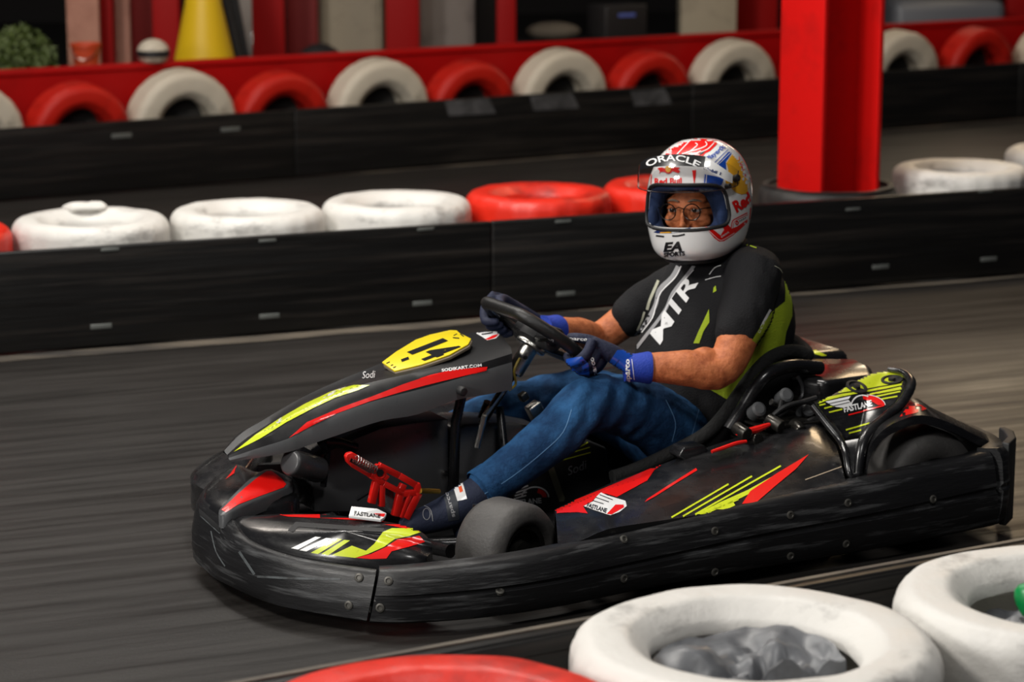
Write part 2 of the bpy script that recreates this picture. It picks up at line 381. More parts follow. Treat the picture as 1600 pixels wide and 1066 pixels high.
# pale worn dust strips along the feet of the barriers
DUST = mat('pale_dust_strip', (0.15, 0.125, 0.095), 0.6, dirt=(0.045, 0.04, 0.036), dirt_scale=1.6, dirt_amt=0.75, dirt_str=(1, 5, 1), rot=-0.4)
def strip(name, P, Q, n_, w0, w1, m, t0=0, t1=1, seg=60, seed=0, idx=1):
    mb = MB(); a = []; b = []
    for i in range(seg + 1):
        t = t0 + (t1 - t0) * i / seg; p = P + (Q - P) * t
        wv = noise.noise(Vector((t * 14 + seed, 3.1, 0))) * 0.5 + 0.5; e = min(1, 8 * min(i, seg - i) / seg)
        a.append(p - n_ * 0.005 + Vector((0, 0, 0.002))); b.append(p - n_ * (w0 + (w1 - w0) * wv) * e + Vector((0, 0, 0.002)) - n_ * 0.006)
    mb.loft([a, b], closed=False, cap=False)
    return struct(build(name, mb, m))
strip('trim_1', NA - nd * 0.6, NB + nd * 1.5, nn, 0.01, 0.075, DUST, t0=0.42)
strip('trim_2', NA - nd * 0.6, NB + nd * 1.5, nn, 0.01, 0.15, DUST, t0=0.0, t1=0.42, seed=5)
strip('trim_3', FA, FB + fd * 1.5, fn, 0.02, 0.09, DUST, t0=0.2, seed=9)
# ---- barriers
SCREW = mat('barrier_screw_plate', (0.16, 0.17, 0.16), 0.45, metal=0.4)
def barrier(name, P, Q, n_, h, label, bolts, panel=2.4):
    t = thing(name, label, 'barrier', Matrix.Translation(P)); L_ = (Q - P).length; d = (Q - P).normalized()
    R = Matrix((d, n_, Vector((0, 0, 1)))).transposed(); k = 0; x = 0
    while x < L_ - 0.01:
        w_ = min(panel, L_ - x)
        c = P + d * (x + w_ / 2) + n_ * 0.015
        mb = MB().box(c + Vector((0, 0, h / 2 + 0.004)), (w_ - 0.004, 0.03, h - 0.008), R)
        mb.box(c + n_ * 0.004 + Vector((0, 0, h - 0.02)), (w_ - 0.004, 0.034, 0.03), R)
        build('panel', mb, BARR, t, bevel=0.006); x += panel
    for b in bolts:
        build('screw_plate', MB().box(b[0], (b[1], 0.006, b[2]), R), SCREW, t, bevel=0.002)
    return t
def on_plane(px, py, P, n_):
    d = ray(px, py); return EYE + d * ((P - EYE).dot(n_) / d.dot(n_))
nb = [(on_plane(x, y, NA, nn), 0.07, 0.016) for x, y in [(158, 510), (421, 494), (660, 474), (884, 459), (1376, 417), (1545, 405)]]
nb += [(on_plane(x, y, NA, nn), 0.06, 0.010) for x, y in [(172, 390), (418, 376), (665, 358), (880, 346), (1333, 327), (1540, 299)]]
barrier('track_barrier', NA - nd * 0.7, NB + nd * 1.6, nn, 0.335, 'long black plastic barrier right behind the kart, backed by white and red tyres', nb)
fb = [(on_plane(x, y, FA, fn), 0.10, 0.02) for x, y in [(190, 212), (360, 202)]]
far = barrier('track_barrier', FA - fd * 0.9, FB + fd * 2.5, fn, 0.335, 'distant black plastic barrier in front of the red board and upright tyres', fb)
SC2 = mat('scuffed_patch', (0.085, 0.085, 0.09), 0.5, dirt=(0.02, 0.02, 0.02), dirt_scale=7, dirt_amt=0.7)
for a, b, y in [(695, 775, 165), (828, 905, 157), (985, 1050, 150)]:
    pts = [on_plane(a, y - 7, FA - fn * 0.002, fn), on_plane(b - 12, y - 12, FA - fn * 0.002, fn), on_plane(b, y + 12, FA - fn * 0.002, fn), on_plane(a + 6, y + 16, FA - fn * 0.002, fn)]
    build('scuff_mark', MB().prism(pts, -fn, 0.002), SC2, far)
# foreground barrier: runs along the far side of the near tyres
FG = [W(1180, 1010, .37), W(1672, 938, .37), W(690, 1135, .37)]
GA, GB = W(780, 1015, 0.335), W(900, 990, 0.335)
gd = (FG[1] - FG[2]); gd.z = 0; gd.normalize(); gn = Vector((gd.y, -gd.x, 0))
base = Vector((GA.x, GA.y, 0)) - gn * 0.060
fbar = barrier('track_barrier', base - gd * 1.2, base + gd * 2.6, gn, 0.335, 'black barrier between the kart and the big foreground tyres', [])
build('worn_edge', MB().box(base + gd * 0.7 + Vector((0, 0, 0.3365)), (3.6, 0.012, 0.003), Matrix((gd, gn, Vector((0, 0, 1)))).transposed()), DUST, fbar)
# ---- tyres
def tyre_profile(R, wd, hole, n=9):
    """closed radius/height loop: rounded shoulders, side walls rolling in to a thin bead"""
    h = wd / 2; P = []
    def arc(cx, cz, r, a0, a1, k=6, ry=None):
        for i in range(k + 1):
            a = math.radians(a0 + (a1 - a0) * i / k); P.append((cx + r * math.cos(a), cz + (ry or r) * math.sin(a)))
    arc(R - 0.045, h - 0.045, 0.045, 0, 80); arc(hole + 0.05, h - 0.03, 0.03, 90, 130, 4, 0.028); P.append((hole + 0.006, h - 0.03)); P.append((hole, h - 0.038)); P.append((hole, h - 0.055))
    P.append((hole + 0.02, h - 0.058)); P.append((R - 0.06, h - 0.04)); P.append((R - 0.025, 0)); P.append((R - 0.06, -h + 0.04)); P.append((hole + 0.02, -h + 0.058))
    P.append((hole, -h + 0.055)); P.append((hole, -h + 0.038)); P.append((hole + 0.006, -h + 0.03)); arc(hole + 0.05, -h + 0.03, 0.03, 230, 270, 4, 0.028); arc(R - 0.045, -h + 0.045, 0.045, 280, 360)
    return P
def tyre_mesh(R=0.29, wd=0.19, hole=0.165, n=88, grooves=True, seed=0, lump=0.004, grip=0.004):
    prof = tyre_profile(R, wd, hole); mb = MB(); rings = []
    for k in range(n):
        a = 2 * PI * k / n; ring = []
        for r, z in prof:
            rr = r + lump * noise.noise(Vector((math.cos(a) * 2 + seed, math.sin(a) * 2, z * 6)))
            if grooves and r > R - 0.02: rr -= grip * (k % 4 == 0) * (abs(z) < wd / 2 - 0.01); rr -= grip * (abs(abs(z) - 0.03) < 0.012)
            zz = z + lump * 0.8 * noise.noise(Vector((math.cos(a) * 3, math.sin(a) * 3 + seed, r * 9)))
            ring.append(Vector((rr * math.cos(a), rr * math.sin(a), zz)))
        rings.append(ring)
    return mb.loft(rings, loop=True)
TP = {}
def tyre(loc, m, label, group, R=0.29, wd=0.19, hole=0.165, axis=None, seed=0, yaw=0, grip=0.004):
    key = (m.name, R, wd, hole, grip)
    if key not in TP: TP[key] = build('tyre', tyre_mesh(R, wd, hole, seed=seed, grip=grip), m, ang=50); o = TP[key]
    else: o = TP[key].copy(); C.objects.link(o)
    o.location = loc; o.rotation_euler = (0, 0, yaw) if axis is None else Vector(axis).to_track_quat('Z', 'Y').to_euler()
    return tag(o, label, 'tyre', group)
def stack(c, m, top, bot, group, R=0.29, wd=0.19, hole=0.165, ztop=0.385, **k):
    tyre((c[0], c[1], ztop - wd / 2), m, top, group, R, wd, hole, yaw=random.random() * 6, **k)
    tyre((c[0] + 0.004, c[1] + 0.006, ztop - wd * 1.5 - 0.002), m, bot, group, R, wd, hole, yaw=random.random() * 6, **k)
# lying tyres behind the near barrier
def behind(px, off=0.32):
    P = NA + nn * off; d = ray(px, 330); d.z = 0; o = Vector((0, 0, 0))
    # intersect vertical plane through camera with the line
    t = (P.x * d.y - P.y * d.x) / (nd.y * d.x - nd.x * d.y); return P + nd * t
rowl = [(-112, TYR, 'red', 'cut off by the left edge of the photo'), (141, TYW, 'white', 'leftmost white one, with a torn lump'), (387, TYW, 'white', 'middle one of three whites'),
        (620, TYW, 'white', 'right beside the bright red one'), (842, TYR, 'red', 'fully in view left of the helmet'), (1052, TYR, 'red', 'half hidden behind the helmet')]
for i, (px, m, cn, wh) in enumerate(rowl):
    c = behind(px)
    stack(c, m, '%s tyre lying behind the near barrier, %s' % (cn, wh), 'lower %s tyre of the stack, %s' % (cn, wh), 'tyres lying behind the near barrier', R=0.264, wd=0.19, hole=0.145)
for px, wh in [(1500, 'right of the red column base'), (1668, 'at the right edge of the photo')]:
    c = behind(px, 0.32 if px < 1600 else 0.62)
    stack(c, TYW, 'white tyre lying flat behind the black barrier, %s' % wh, 'lower white tyre of the stack, %s' % wh, 'tyres lying behind the near barrier', R=0.264, wd=0.19, hole=0.145, ztop=0.385)
cc = behind(1293)
for k in (0, 1):
    tyre((cc.x, cc.y, 0.345 - 0.09 - k * 0.182), TYB, 'black tyre around the foot of the red column, %s one' % ('upper' if k == 0 else 'lower'), 'black tyres round the column', R=0.262, wd=0.18, hole=0.198, grip=0.002)
# torn rubber lump on the leftmost white tyre
c0 = behind(150) + nn * 0.185 + Vector((0, 0, 0.390))
def ragged(me):
    for v, n in zip(me.vertices, normals(me)): v.co += n * 0.010 * noise.noise(v.co * 30)
tag(build('torn_rubber', MB().ell(c0, (0.075, 0.035, 0.020), nu=28, nv=16), TYW, post=ragged), 'torn lump of white painted rubber on the leftmost white tyre', 'rubber')
# column
col = thing('steel_column', 'tall red steel H-beam column standing in the tyre row right of the driver', 'column', Matrix.Translation(Vector((cc.x, cc.y, 0))))
ca = math.radians(29); Rz = Matrix.Rotation(ca, 3, 'Z')
cn_ = Vector((math.cos(ca + PI), math.sin(ca + PI), 0)); ct_ = Vector((-cn_.y, cn_.x, 0)); RC = Matrix((cn_, ct_, Vector((0, 0, 1)))).transposed()
c_ = Vector((cc.x, cc.y, 0))
for s_, nm in ((1, 'flange'), (-1, 'flange')): build(nm, MB().box(c_ + cn_ * 0.128 * s_ + Vector((0, 0, 1.61)), (0.02, 0.275, 3.18), RC), REDC, col, bevel=0.003)
build('web', MB().box(c_ + Vector((0, 0, 1.61)), (0.236, 0.014, 3.18), RC), REDC, col)
build('base_plate', MB().box(c_ + Vector((0, 0, 0.01)), (0.27, 0.27, 0.02), RC), REDC, col, bevel=0.004)
# big foreground tyres
for c, m, wh, cn, g in [(FG[0], TYW, 'with grey plastic in its hole', 'white', 'x'), (FG[1], TYW, 'holding a green bag, at the lower right corner', 'white', 'x'), (FG[2], TYR, 'cut off by the bottom edge', 'red', 'x')]:
    stack((c.x, c.y), m, 'large %s tyre in the foreground %s' % (cn, wh), 'lower %s foreground tyre, below the one %s' % (cn, wh), 'foreground tyre wall', R=0.296, wd=0.19, hole=0.168, ztop=0.39)
BAG = mat('grey_plastic_sheet', (0.13, 0.135, 0.145), 0.4, dirt=(0.06, 0.06, 0.065), dirt_scale=9, dirt_amt=0.5)
GRN = mat('green_plastic', (0.0, 0.22, 0.05), 0.35)
def crumple(c, r, m, label, seed, z0, amp, name='plastic_sheet', cut=None):
    mb = MB(); n = 40; rings = []
    for j in range(1, 15):
        rr = r * j / 14; ring = []
        for k in range(n):
            a = 2 * PI * k / n; v = Vector((math.cos(a) * rr, math.sin(a) * rr, 0))
            f = abs(noise.noise(Vector((v.x * 11 + seed, v.y * 11, seed)))) * 2 - abs(noise.noise(Vector((v.x * 26, v.y * 26 + seed, 1))))
            edge = (j / 14) ** 2
            ring.append(Vector(c) + v * (1 + 0.1 * noise.noise(v * 8)) + Vector((0, 0, z0 + amp * f * (1 - 0.5 * edge) + (cut(a, j / 14) if cut else 0))))
        rings.append(ring)
    mb.loft(rings, cap=False)
    return tag(build(name, mb, m, solid=0.0015, smo=1, ang=60), label, 'plastic')
crumple((FG[0].x, FG[0].y, 0), 0.158, BAG, 'grey crumpled plastic sheet stuffed into the large white foreground tyre', 3, 0.305, 0.05, cut=lambda a, t: (0.035 * t if math.sin(a) > 0 else -0.10 * t))
crumple((FG[1].x - 0.02, FG[1].y, 0), 0.155, BAG, 'grey plastic sheet in the white tyre at the lower right corner', 8, 0.30, 0.05)
gb = MB(); gb.ell((FG[1].x - 0.03, FG[1].y - 0.01, 0.372), (0.075, 0.055, 0.045), nu=24, nv=14)
def wob(me):
    for v in me.vertices: v.co += (v.co - Vector((FG[1].x - 0.02, FG[1].y - 0.03, 0.345))) * 0.3 * noise.noise(v.co * 18)
tag(build('plastic_bag', gb, GRN, post=wob), 'bright green plastic bag in the white tyre at the lower right corner', 'bag')
# upright tyres in front of the red board
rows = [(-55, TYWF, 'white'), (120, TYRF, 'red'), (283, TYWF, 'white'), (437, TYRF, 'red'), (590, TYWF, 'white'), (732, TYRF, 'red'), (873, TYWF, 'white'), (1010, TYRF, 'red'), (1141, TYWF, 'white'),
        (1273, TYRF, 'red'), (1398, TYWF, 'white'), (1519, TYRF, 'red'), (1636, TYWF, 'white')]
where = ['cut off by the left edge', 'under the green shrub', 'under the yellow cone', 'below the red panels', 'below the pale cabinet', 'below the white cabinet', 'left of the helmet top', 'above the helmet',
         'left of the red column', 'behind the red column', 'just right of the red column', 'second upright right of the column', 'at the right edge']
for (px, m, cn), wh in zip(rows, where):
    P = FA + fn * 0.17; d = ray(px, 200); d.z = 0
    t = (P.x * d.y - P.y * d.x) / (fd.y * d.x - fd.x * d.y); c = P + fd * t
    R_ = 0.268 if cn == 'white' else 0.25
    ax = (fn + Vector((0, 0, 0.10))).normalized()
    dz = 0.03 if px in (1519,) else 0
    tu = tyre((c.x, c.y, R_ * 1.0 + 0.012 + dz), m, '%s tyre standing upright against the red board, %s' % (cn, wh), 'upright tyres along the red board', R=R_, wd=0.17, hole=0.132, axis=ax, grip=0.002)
    if px == -55: disc = build('hole_dark_disc', MB().lathe((0, 0, 0), [(0.155, -0.004), (0.155, 0.004), (0.0005, 0.004)], n=32), TYB)  # added black disc, stands in for the shade inside each tyre's hole
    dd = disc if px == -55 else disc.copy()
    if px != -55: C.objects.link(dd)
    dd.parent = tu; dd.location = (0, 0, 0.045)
# red board behind them
bd = thing('red_board', 'long low red board behind the upright tyres', 'board', Matrix.Translation(FA + fn * 0.36))
Rb = Matrix((fd, fn, Vector((0, 0, 1)))).transposed(); LB = (FB - FA).length + 4
cb = FA + fn * 0.33 + fd * (LB / 2 - 1.2)
build('board_panel', MB().box(cb + Vector((0, 0, 0.27)), (LB, 0.03, 0.54), Rb), REDB, bd)
build('top_rail', MB().box(cb + Vector((0, 0, 0.555)), (LB, 0.06, 0.03), Rb), REDB, bd, bevel=0.005)
#@@BACKGROUND
# ------------------------------------------------------------------ things beyond the red board
def bg(px, off): # point on floor, 'off' metres behind the board along its normal, under photo column px
    P = FA + fn * off; d = ray(px, 100); d.z = 0
    t = (P.x * d.y - P.y * d.x) / (fd.y * d.x - fd.x * d.y); return P + fd * t
def width_at(c, npx): return npx / F * math.hypot(c.x, c.y)
PINK = mat('pale_pink_panel', (0.50, 0.24, 0.17), 0.7, dirt=(0.3, 0.12, 0.08), dirt_scale=3, dirt_amt=0.4); CREAM = mat('cream_panel', (0.42, 0.36, 0.26), 0.6, dirt=(0.2, 0.17, 0.12), dirt_scale=3, dirt_amt=0.4)
GREYW = mat('pale_grey_panel', (0.26, 0.225, 0.2), 0.6, dirt=(0.12, 0.1, 0.09), dirt_scale=4, dirt_amt=0.4)
CONE = mat('yellow_cone_plastic', (0.80, 0.52, 0.01), 0.45); ORG = mat('orange_plastic', (0.62, 0.07, 0.02), 0.5)
REDP = mat('red_post_paint', (0.34, 0.003, 0.003), 0.5, spec=0.2); DRK = mat('dark_cabinet', (0.02, 0.018, 0.018), 0.5)
def post(name, x0, x1, off, m, label, cat, h=1.6, dep=0.12, top=None, kids=None):
    c = bg((x0 + x1) / 2, off); w_ = width_at(c, x1 - x0); t = thing(name, label, cat, Matrix.Translation(c))
    build('shaft' if 'post' in name else 'body', MB().box(c + Vector((0, 0, h / 2 + 0.02)), (w_, dep, h - 0.04)), m, t, bevel=0.008)
    if 'post' in name: build('base_plate', MB().box(c + Vector((0, 0, 0.01)), (w_ * 1.5, dep * 1.5, 0.02)), m, t)
    else:
        build('plinth', MB().box(c + Vector((0, 0.0, 0.02)), (w_ * 0.94, dep * 0.9, 0.04)), DRK, t)
        if kids: kids(t, c, w_, dep, h)
    return t
def doors(t, c, w_, dep, h):
    d = build('door', MB().box(c + Vector((0, -dep / 2 - 0.008, h * 0.5)), (w_ * 0.86, 0.014, h * 0.86)), CREAM if 'cream' in t['label'] else GREYW, t, bevel=0.003)
    build('handle', MB().box(c + Vector((w_ * 0.33, -dep / 2 - 0.03, h * 0.55)), (0.015, 0.03, 0.14)), STEEL, d, bevel=0.003)
post('red_post', 160, 180, 1.5, REDP, 'thin dark red post beside the pink panel at the upper left', 'post')
post('pink_panel', 108, 158, 1.4, PINK, 'pale pink panel above the orange bucket', 'partition', dep=0.05)
post('pink_panel', 180, 206, 1.6, PINK, 'narrow dull pink panel between two red posts', 'partition', dep=0.05)
post('red_partition', 206, 246, 1.9, mat('deep_red_panel', (0.22, 0.006, 0.005), 0.6), 'dark red panel left of the bright red post', 'partition', dep=0.06)
post('red_post', 243, 284, 1.3, REDP, 'bright red post just left of the yellow cone', 'post')
post('red_partition', 396, 446, 1.5, REDP, 'red panel right of the yellow cone', 'partition', dep=0.06)
post('red_partition', 450, 498, 1.8, mat('dark_red_panel', (0.2, 0.006, 0.005), 0.6), 'darker red panel left of the cream cabinet', 'partition', dep=0.06)
post('cabinet', 500, 600, 2.0, CREAM, 'cream cabinet beyond the red board left of a red post', 'cabinet', dep=0.4, kids=doors)
post('red_post', 604, 656, 1.5, REDP, 'wide dark red post between the cream and grey cabinets', 'post')
post('cabinet', 656, 742, 1.9, GREYW, 'pale grey cabinet beyond the red board', 'cabinet', dep=0.4, kids=doors)
post('red_post', 776, 806, 1.4, REDP, 'slim red post right of the pale grey cabinet', 'post')
post('cream_pillar', 1060, 1146, 1.6, CREAM, 'cream pillar left of the big red column', 'pillar', dep=0.3)
post('red_partition', 1148, 1212, 1.7, REDP, 'red panel between cream pillar and the big red column', 'partition', dep=0.08)
post('red_post', 1568, 1612, 1.2, REDP, 'red post at the top right corner', 'post')
post('cabinet', 745, 775, 2.3, DRK, 'black cabinet between the grey cabinet and slim red post', 'cabinet', dep=0.3)
# yellow cone
c = bg(320, 0.85); yc = thing('traffic_cone', 'tall yellow cone beyond the red board', 'cone', Matrix.Translation(c)); r0 = width_at(c, 46)
build('cone_body', MB().lathe(c, [(r0 * 1.25, 0.03), (r0 * 1.16, 0.06), (r0 * 1.0, 0.53), (r0 * 0.62, 0.80), (0.035, 1.25), (0.03, 1.27)], n=40), CONE, yc)
build('base', MB().box(c + Vector((0, 0, 0.015)), (r0 * 3.2, r0 * 3.2, 0.03)), CONE, yc, bevel=0.008)
# black easel leaning beside the cone
c = bg(366, 1.2); ez = thing('folding_stand', 'black folding stand right of the yellow cone', 'stand', Matrix.Translation(c))
wq = width_at(c, 12)
for s_ in (-1, 1):
    build('leg', MB().tube([c + Vector((0.1 + wq, 0.12 * s_, 0.01)), c + Vector((-0.14, 0.02 * s_, 1.3))], 0.022, n=8), MATTE, ez)
build('board', MB().box(c + Vector((0.0, -0.03, 0.70)), (wq * 2.4, 0.02, 0.62), Matrix.Rotation(-0.17, 3, 'Y')), MATTE, ez)
post('white_box', 378, 404, 2.0, GREYW, 'small grey white cabinet behind the black stand', 'cabinet', dep=0.2, h=0.9, kids=doors)
# helmet standing on the board rail
c = bg(240, 0.33); hz = 0.57
hm = thing('crash_helmet', 'white crash helmet with dark visor resting on the red board', 'helmet', Matrix.Translation(c + Vector((0, 0, hz))))
def cutb(me):
    z = hz
    for v in me.vertices:
        if v.co.z < -0.0: v.co.z = 0.0
build('shell', MB().ell(c + Vector((0, 0, hz + 0.046)), (0.078, 0.085, 0.066), nu=28, nv=16), TYWF, hm, post=cutb)
vz = MB(); rr = []
for k in range(17):
    a = PI + PI * k / 16; rr.append([c + Vector((math.cos(a) * 0.080, math.sin(a) * 0.087, hz + z)) for z in (0.028, 0.058)])
vz.loft(rr, closed=False, cap=False); build('visor', vz, MATTE, hm, solid=0.002)
# orange bucket and green shrub
c = bg(135, 0.8); bk = thing('bucket', 'orange bucket on a dark crate under the pink panel', 'bucket', Matrix.Translation(c + Vector((0, 0, 0.52))))
rk = width_at(c, 22)
build('pail', MB().lathe(c + Vector((0, 0, 0.52)), [(rk * 0.8, 0), (rk, 0.10), (rk * 1.08, 0.10), (rk * 1.08, 0.115), (rk * 0.96, 0.115), (rk * 0.78, 0.01)], n=32), ORG, bk)
build('handle', MB().tube([c + Vector((rk, 0, 0.62)), c + Vector((rk * 0.7, -0.06, 0.58)), c + Vector((0, -rk - 0.02, 0.56)), c + Vector((-rk * 0.7, -0.06, 0.58)), c + Vector((-rk, 0, 0.62))], 0.003, n=6, sm=4), STEEL, bk)
cr = thing('crate', 'dark crate under the orange bucket', 'crate', Matrix.Translation(c))
build('body', MB().box(c + Vector((0, 0.02, 0.26)), (0.22, 0.22, 0.51)), DRK, cr, bevel=0.01); build('lid_rim', MB().box(c + Vector((0, 0.02, 0.49)), (0.23, 0.23, 0.03)), DRK, cr, bevel=0.005)
c = bg(32, 1.0); gs = thing('potted_shrub', 'dark green bushy shrub in a pot at the upper left corner', 'plant', Matrix.Translation(c))
build('pot', MB().lathe(c, [(0.13, 0), (0.17, 0.28), (0.18, 0.28), (0.18, 0.3), (0.15, 0.3), (0.15, 0.27)], n=32), DRK, gs)
build('stem', MB().tube([c + Vector((0, 0, 0.26)), c + Vector((0.01, 0, 0.5))], 0.02, n=8), mat('bark', (0.06, 0.04, 0.02), 0.8), gs)
lv = MB(); rnd = random.Random(3)
for k in range(2600):
    a = rnd.random() * 2 * PI; u = rnd.uniform(-1, 1); rr_ = rnd.random() ** 0.45
    p = c + Vector((0, 0, 0.50)) + Vector((math.cos(a) * math.sqrt(1 - u * u) * 0.19, math.sin(a) * math.sqrt(1 - u * u) * 0.17, u * 0.22)) * rr_
    R3 = Matrix.Rotation(rnd.random() * 6, 3, 'X') @ Matrix.Rotation(rnd.random() * 6, 3, 'Z'); s_ = rnd.uniform(0.014, 0.024)
    lv.add([p + R3 @ Vector(q) * s_ for q in [(-1.2, 0, 0), (-0.3, 0.5, 0.1), (1.2, 0, 0), (-0.3, -0.5, 0.1)]], [[0, 1, 2, 3]])
build('foliage', lv, mat('shrub_leaf', (0.075, 0.11, 0.02), 0.6), gs, fix=False)
# small dark clutter standing on a dark bench in the middle distance
cL, cR = bg(810, 1.5), bg(1050, 1.5)
bn = thing('workbench', 'dark workbench beyond the red board in the middle', 'bench', Matrix.Translation(cL)); dcl = (cR - cL).normalized()
Rw = Matrix((dcl, Vector((-dcl.y, dcl.x, 0)), Vector((0, 0, 1)))).transposed()
build('bench_top', MB().box((cL + cR) / 2 + Vector((0, 0, 0.44)), ((cR - cL).length, 0.4, 0.04), Rw), DRK, bn)
for q in (0.04, 0.96):
    for s_ in (-1, 1): build('leg', MB().box(cL + (cR - cL) * q + Vector((-dcl.y, dcl.x, 0)) * 0.16 * s_ + Vector((0, 0, 0.21)), (0.04, 0.04, 0.42), Rw), DRK, bn)
p = cL + (cR - cL) * 0.63
pb = thing('toolbox', 'dark toolbox with a blue strip on the workbench', 'toolbox', Matrix.Translation(p + Vector((0, 0, 0.46))))
build('body', MB().box(p + Vector((0, 0, 0.56)), (0.30, 0.2, 0.2), Rw), DRK, pb, bevel=0.01)
build('strip', MB().box(p + Vector((0, 0, 0.60)) - Vector((-dcl.y, dcl.x, 0)) * 0.102, (0.12, 0.006, 0.02), Rw), mat('blue_strip', (0.12, 0.16, 0.5), 0.4), pb)
p = cL + (cR - cL) * 0.22
pc = thing('cloth_bundle', 'dull brown bundle lying on the workbench', 'cloth', Matrix.Translation(p + Vector((0, 0, 0.46))))
build('bundle', MB().ell(p + Vector((0, 0, 0.517)), (0.16, 0.1, 0.055)), mat('dull_cloth', (0.12, 0.10, 0.075), 0.8, bump=0.6, bump_scale=20), pc)
c = bg(500, 1.0); jp = thing('spare_seat', 'black spare kart seat in front of the cream cabinet', 'seat', Matrix.Translation(c))
build('seat_shell', MB().ell(c + Vector((0, 0, 0.34)), (0.17, 0.15, 0.22)), MATTE, jp); build('seat_stand', MB().box(c + Vector((0, 0, 0.08)), (0.2, 0.2, 0.16)), MATTE, jp)
c = bg(1470, 1.0); ck = thing('parked_kart', 'low grey blue parked kart body behind the board at upper right', 'kart', Matrix.Translation(c)); wk = width_at(c, 170)
build('body', MB().box(c + Vector((0, 0, 0.40)), (wk, 0.5, 0.5)), mat('grey_blue_body', (0.12, 0.13, 0.15), 0.4), ck, bevel=0.06)
build('bumper', MB().box(c + Vector((0, 0, 0.12)), (wk * 1.08, 0.6, 0.2)), MATTE, ck, bevel=0.04)
#@@KART
# ------------------------------------------------------------------ the kart (kart frame: x forward, y left = camera side, z up)
def ipl(t, xs, ys):
    if t <= xs[0]: return ys[0]
    for i in range(len(xs) - 1):
        if t <= xs[i + 1]:
            u = (t - xs[i]) / (xs[i + 1] - xs[i]); return ys[i] * (1 - u) + ys[i + 1] * u
    return ys[-1]
kart = thing('racing_kart', 'black rental go kart with red and lime stickers and number plate 14', 'kart', KM)
def kb(name, mb, mats, parent=None, **k): return build(name, mb, mats, parent or kart, frame=KM, **k)
V = Vector
# --- perimeter bumpers
def band(stations, groove=True):
    """stations: (outer bottom, outer top, inward dir, thickness)"""
    mb = MB(); rings = []
    for b, t, inn, th in stations:
        b = V(b); t = V(t); inn = V(inn).normalized(); h = t - b; o = -inn
        ring = [b + inn * 0.012, b + h * 0.06, b + h * 0.30 + o * 0.007, b + h * 0.46 + o * 0.009]
        if groove: ring += [b + h * 0.49 + o * 0.002, b + h * 0.53 + o * 0.002, b + h * 0.56 + o * 0.008]
        ring += [b + h * 0.85 + o * 0.003, b + h * 0.95 - o * 0.004, t + inn * 0.014, t + inn * th - V((0, 0, 0.004)), t + inn * th - V((0, 0, 0.03)), b + inn * th]
        rings.append(ring)
    return mb.loft(rings)
def stations(bots, tops, inn, th, k=5):
    bs = sm(bots, k); ts = sm(tops, k); ii = sm(inn, k); return [(b, t, i, th) for b, t, i in zip(bs, ts, ii)]
# nose bumper, traced: near half then the far half swept back
fb_b = [V((0.50, -0.40, 0.035)), V((0.62, -0.31, 0.033)), V((0.77, -0.18, 0.03)), K(303, 870, z=.03), K(322, 898, z=.03), K(345, 914, z=.03), K(420, 947, z=.03), K(490, 962, z=.03), K(572, 975, z=.03)]
fb_t = [V((0.46, -0.40, 0.14)), V((0.58, -0.30, 0.15)), K(352, 730, z=.165), K(308, 777, z=.17), K(350, 809, z=.165), K(378, 845, z=.15), K(450, 872, z=.142), K(520, 884, z=.138), K(588, 893, z=.135)]
fb_i = [V((-1, 0.9, 0)), V((-1, 0.7, 0)), V((-1, 0.45, 0)), V((-1, 0.1, 0)), V((-1, -0.1, 0)), V((-1, -0.2, 0)), V((-1, -0.5, 0)), V((-0.8, -0.8, 0)), V((-0.5, -1, 0))]
front_bumper = kb('front_bumper', band(stations(fb_b, fb_t, fb_i, 0.026), groove=False), BUMPER, ang=50)
def side_st(sgn=1):
    b = [K(577, 976, z=.03), K(640, 977, z=.03), K(760, 968, z=.03), K(880, 950, z=.03), K(1000, 925, z=.03), K(1200, 888, z=.032), K(1400, 855, z=.034), K(1558, 823, z=.036)]
    xs = [p.x for p in b]; t = []
    for (px, py), bp in zip([(593, 893), (650, 890), (770, 877), (868, 861), (975, 838), (1160, 793), (1345, 754), (1552, 708)], b): t.append(K(px, py, y=bp.y - 0.012))
    if sgn < 0: b = [V((p.x, -min(p.y, .66), p.z)) for p in b]; t = [V((p.x, -min(p.y, .65), p.z)) for p in t]
    return stations(b, t, [V((-0.45, -1 * sgn, 0)), V((-0.2, -sgn, 0))] + [V((0, -sgn, 0))] * 6, 0.055)
side_bumper = kb('side_bumper', band(side_st(1)), BUMPER, ang=50)
far_bumper = kb('side_bumper', band([q for q in side_st(-1) if q[0].x < 0.40]), BUMPER, ang=50)
rb_b = [K(1560, 822, z=.036), K(1570, 814, z=.036), V((-0.935, 0.50, .036)), V((-0.955, 0.2, .036)), V((-0.955, -0.2, .036)), V((-0.935, -0.50, .036)), V((-0.87, -0.62, .036))]
rb_t = [V((p.x, p.y, .222)) for p in rb_b]
rb_i = [V((0.6, -1, 0)), V((1, -0.6, 0)), V((1, 0, 0)), V((1, 0, 0)), V((1, 0, 0)), V((1, 0.2, 0)), V((0.6, 1, 0))]
rear_bumper = kb('rear_bumper', band(stations(rb_b, rb_t, rb_i, 0.06)), BUMPER, ang=50)
# raised rear end cap seen edge-on at the right
kb('rear_end_cap', MB().prism([V((x, y, 0.026)) for x, y in [(-0.875, 0.632), (-0.93, 0.59), (-0.968, 0.535), (-0.976, 0.49), (-0.958, 0.49), (-0.948, 0.52), (-0.915, 0.575), (-0.868, 0.612)]], V((0, 0, 1)), 0.202), MATTE, bevel=0.004)
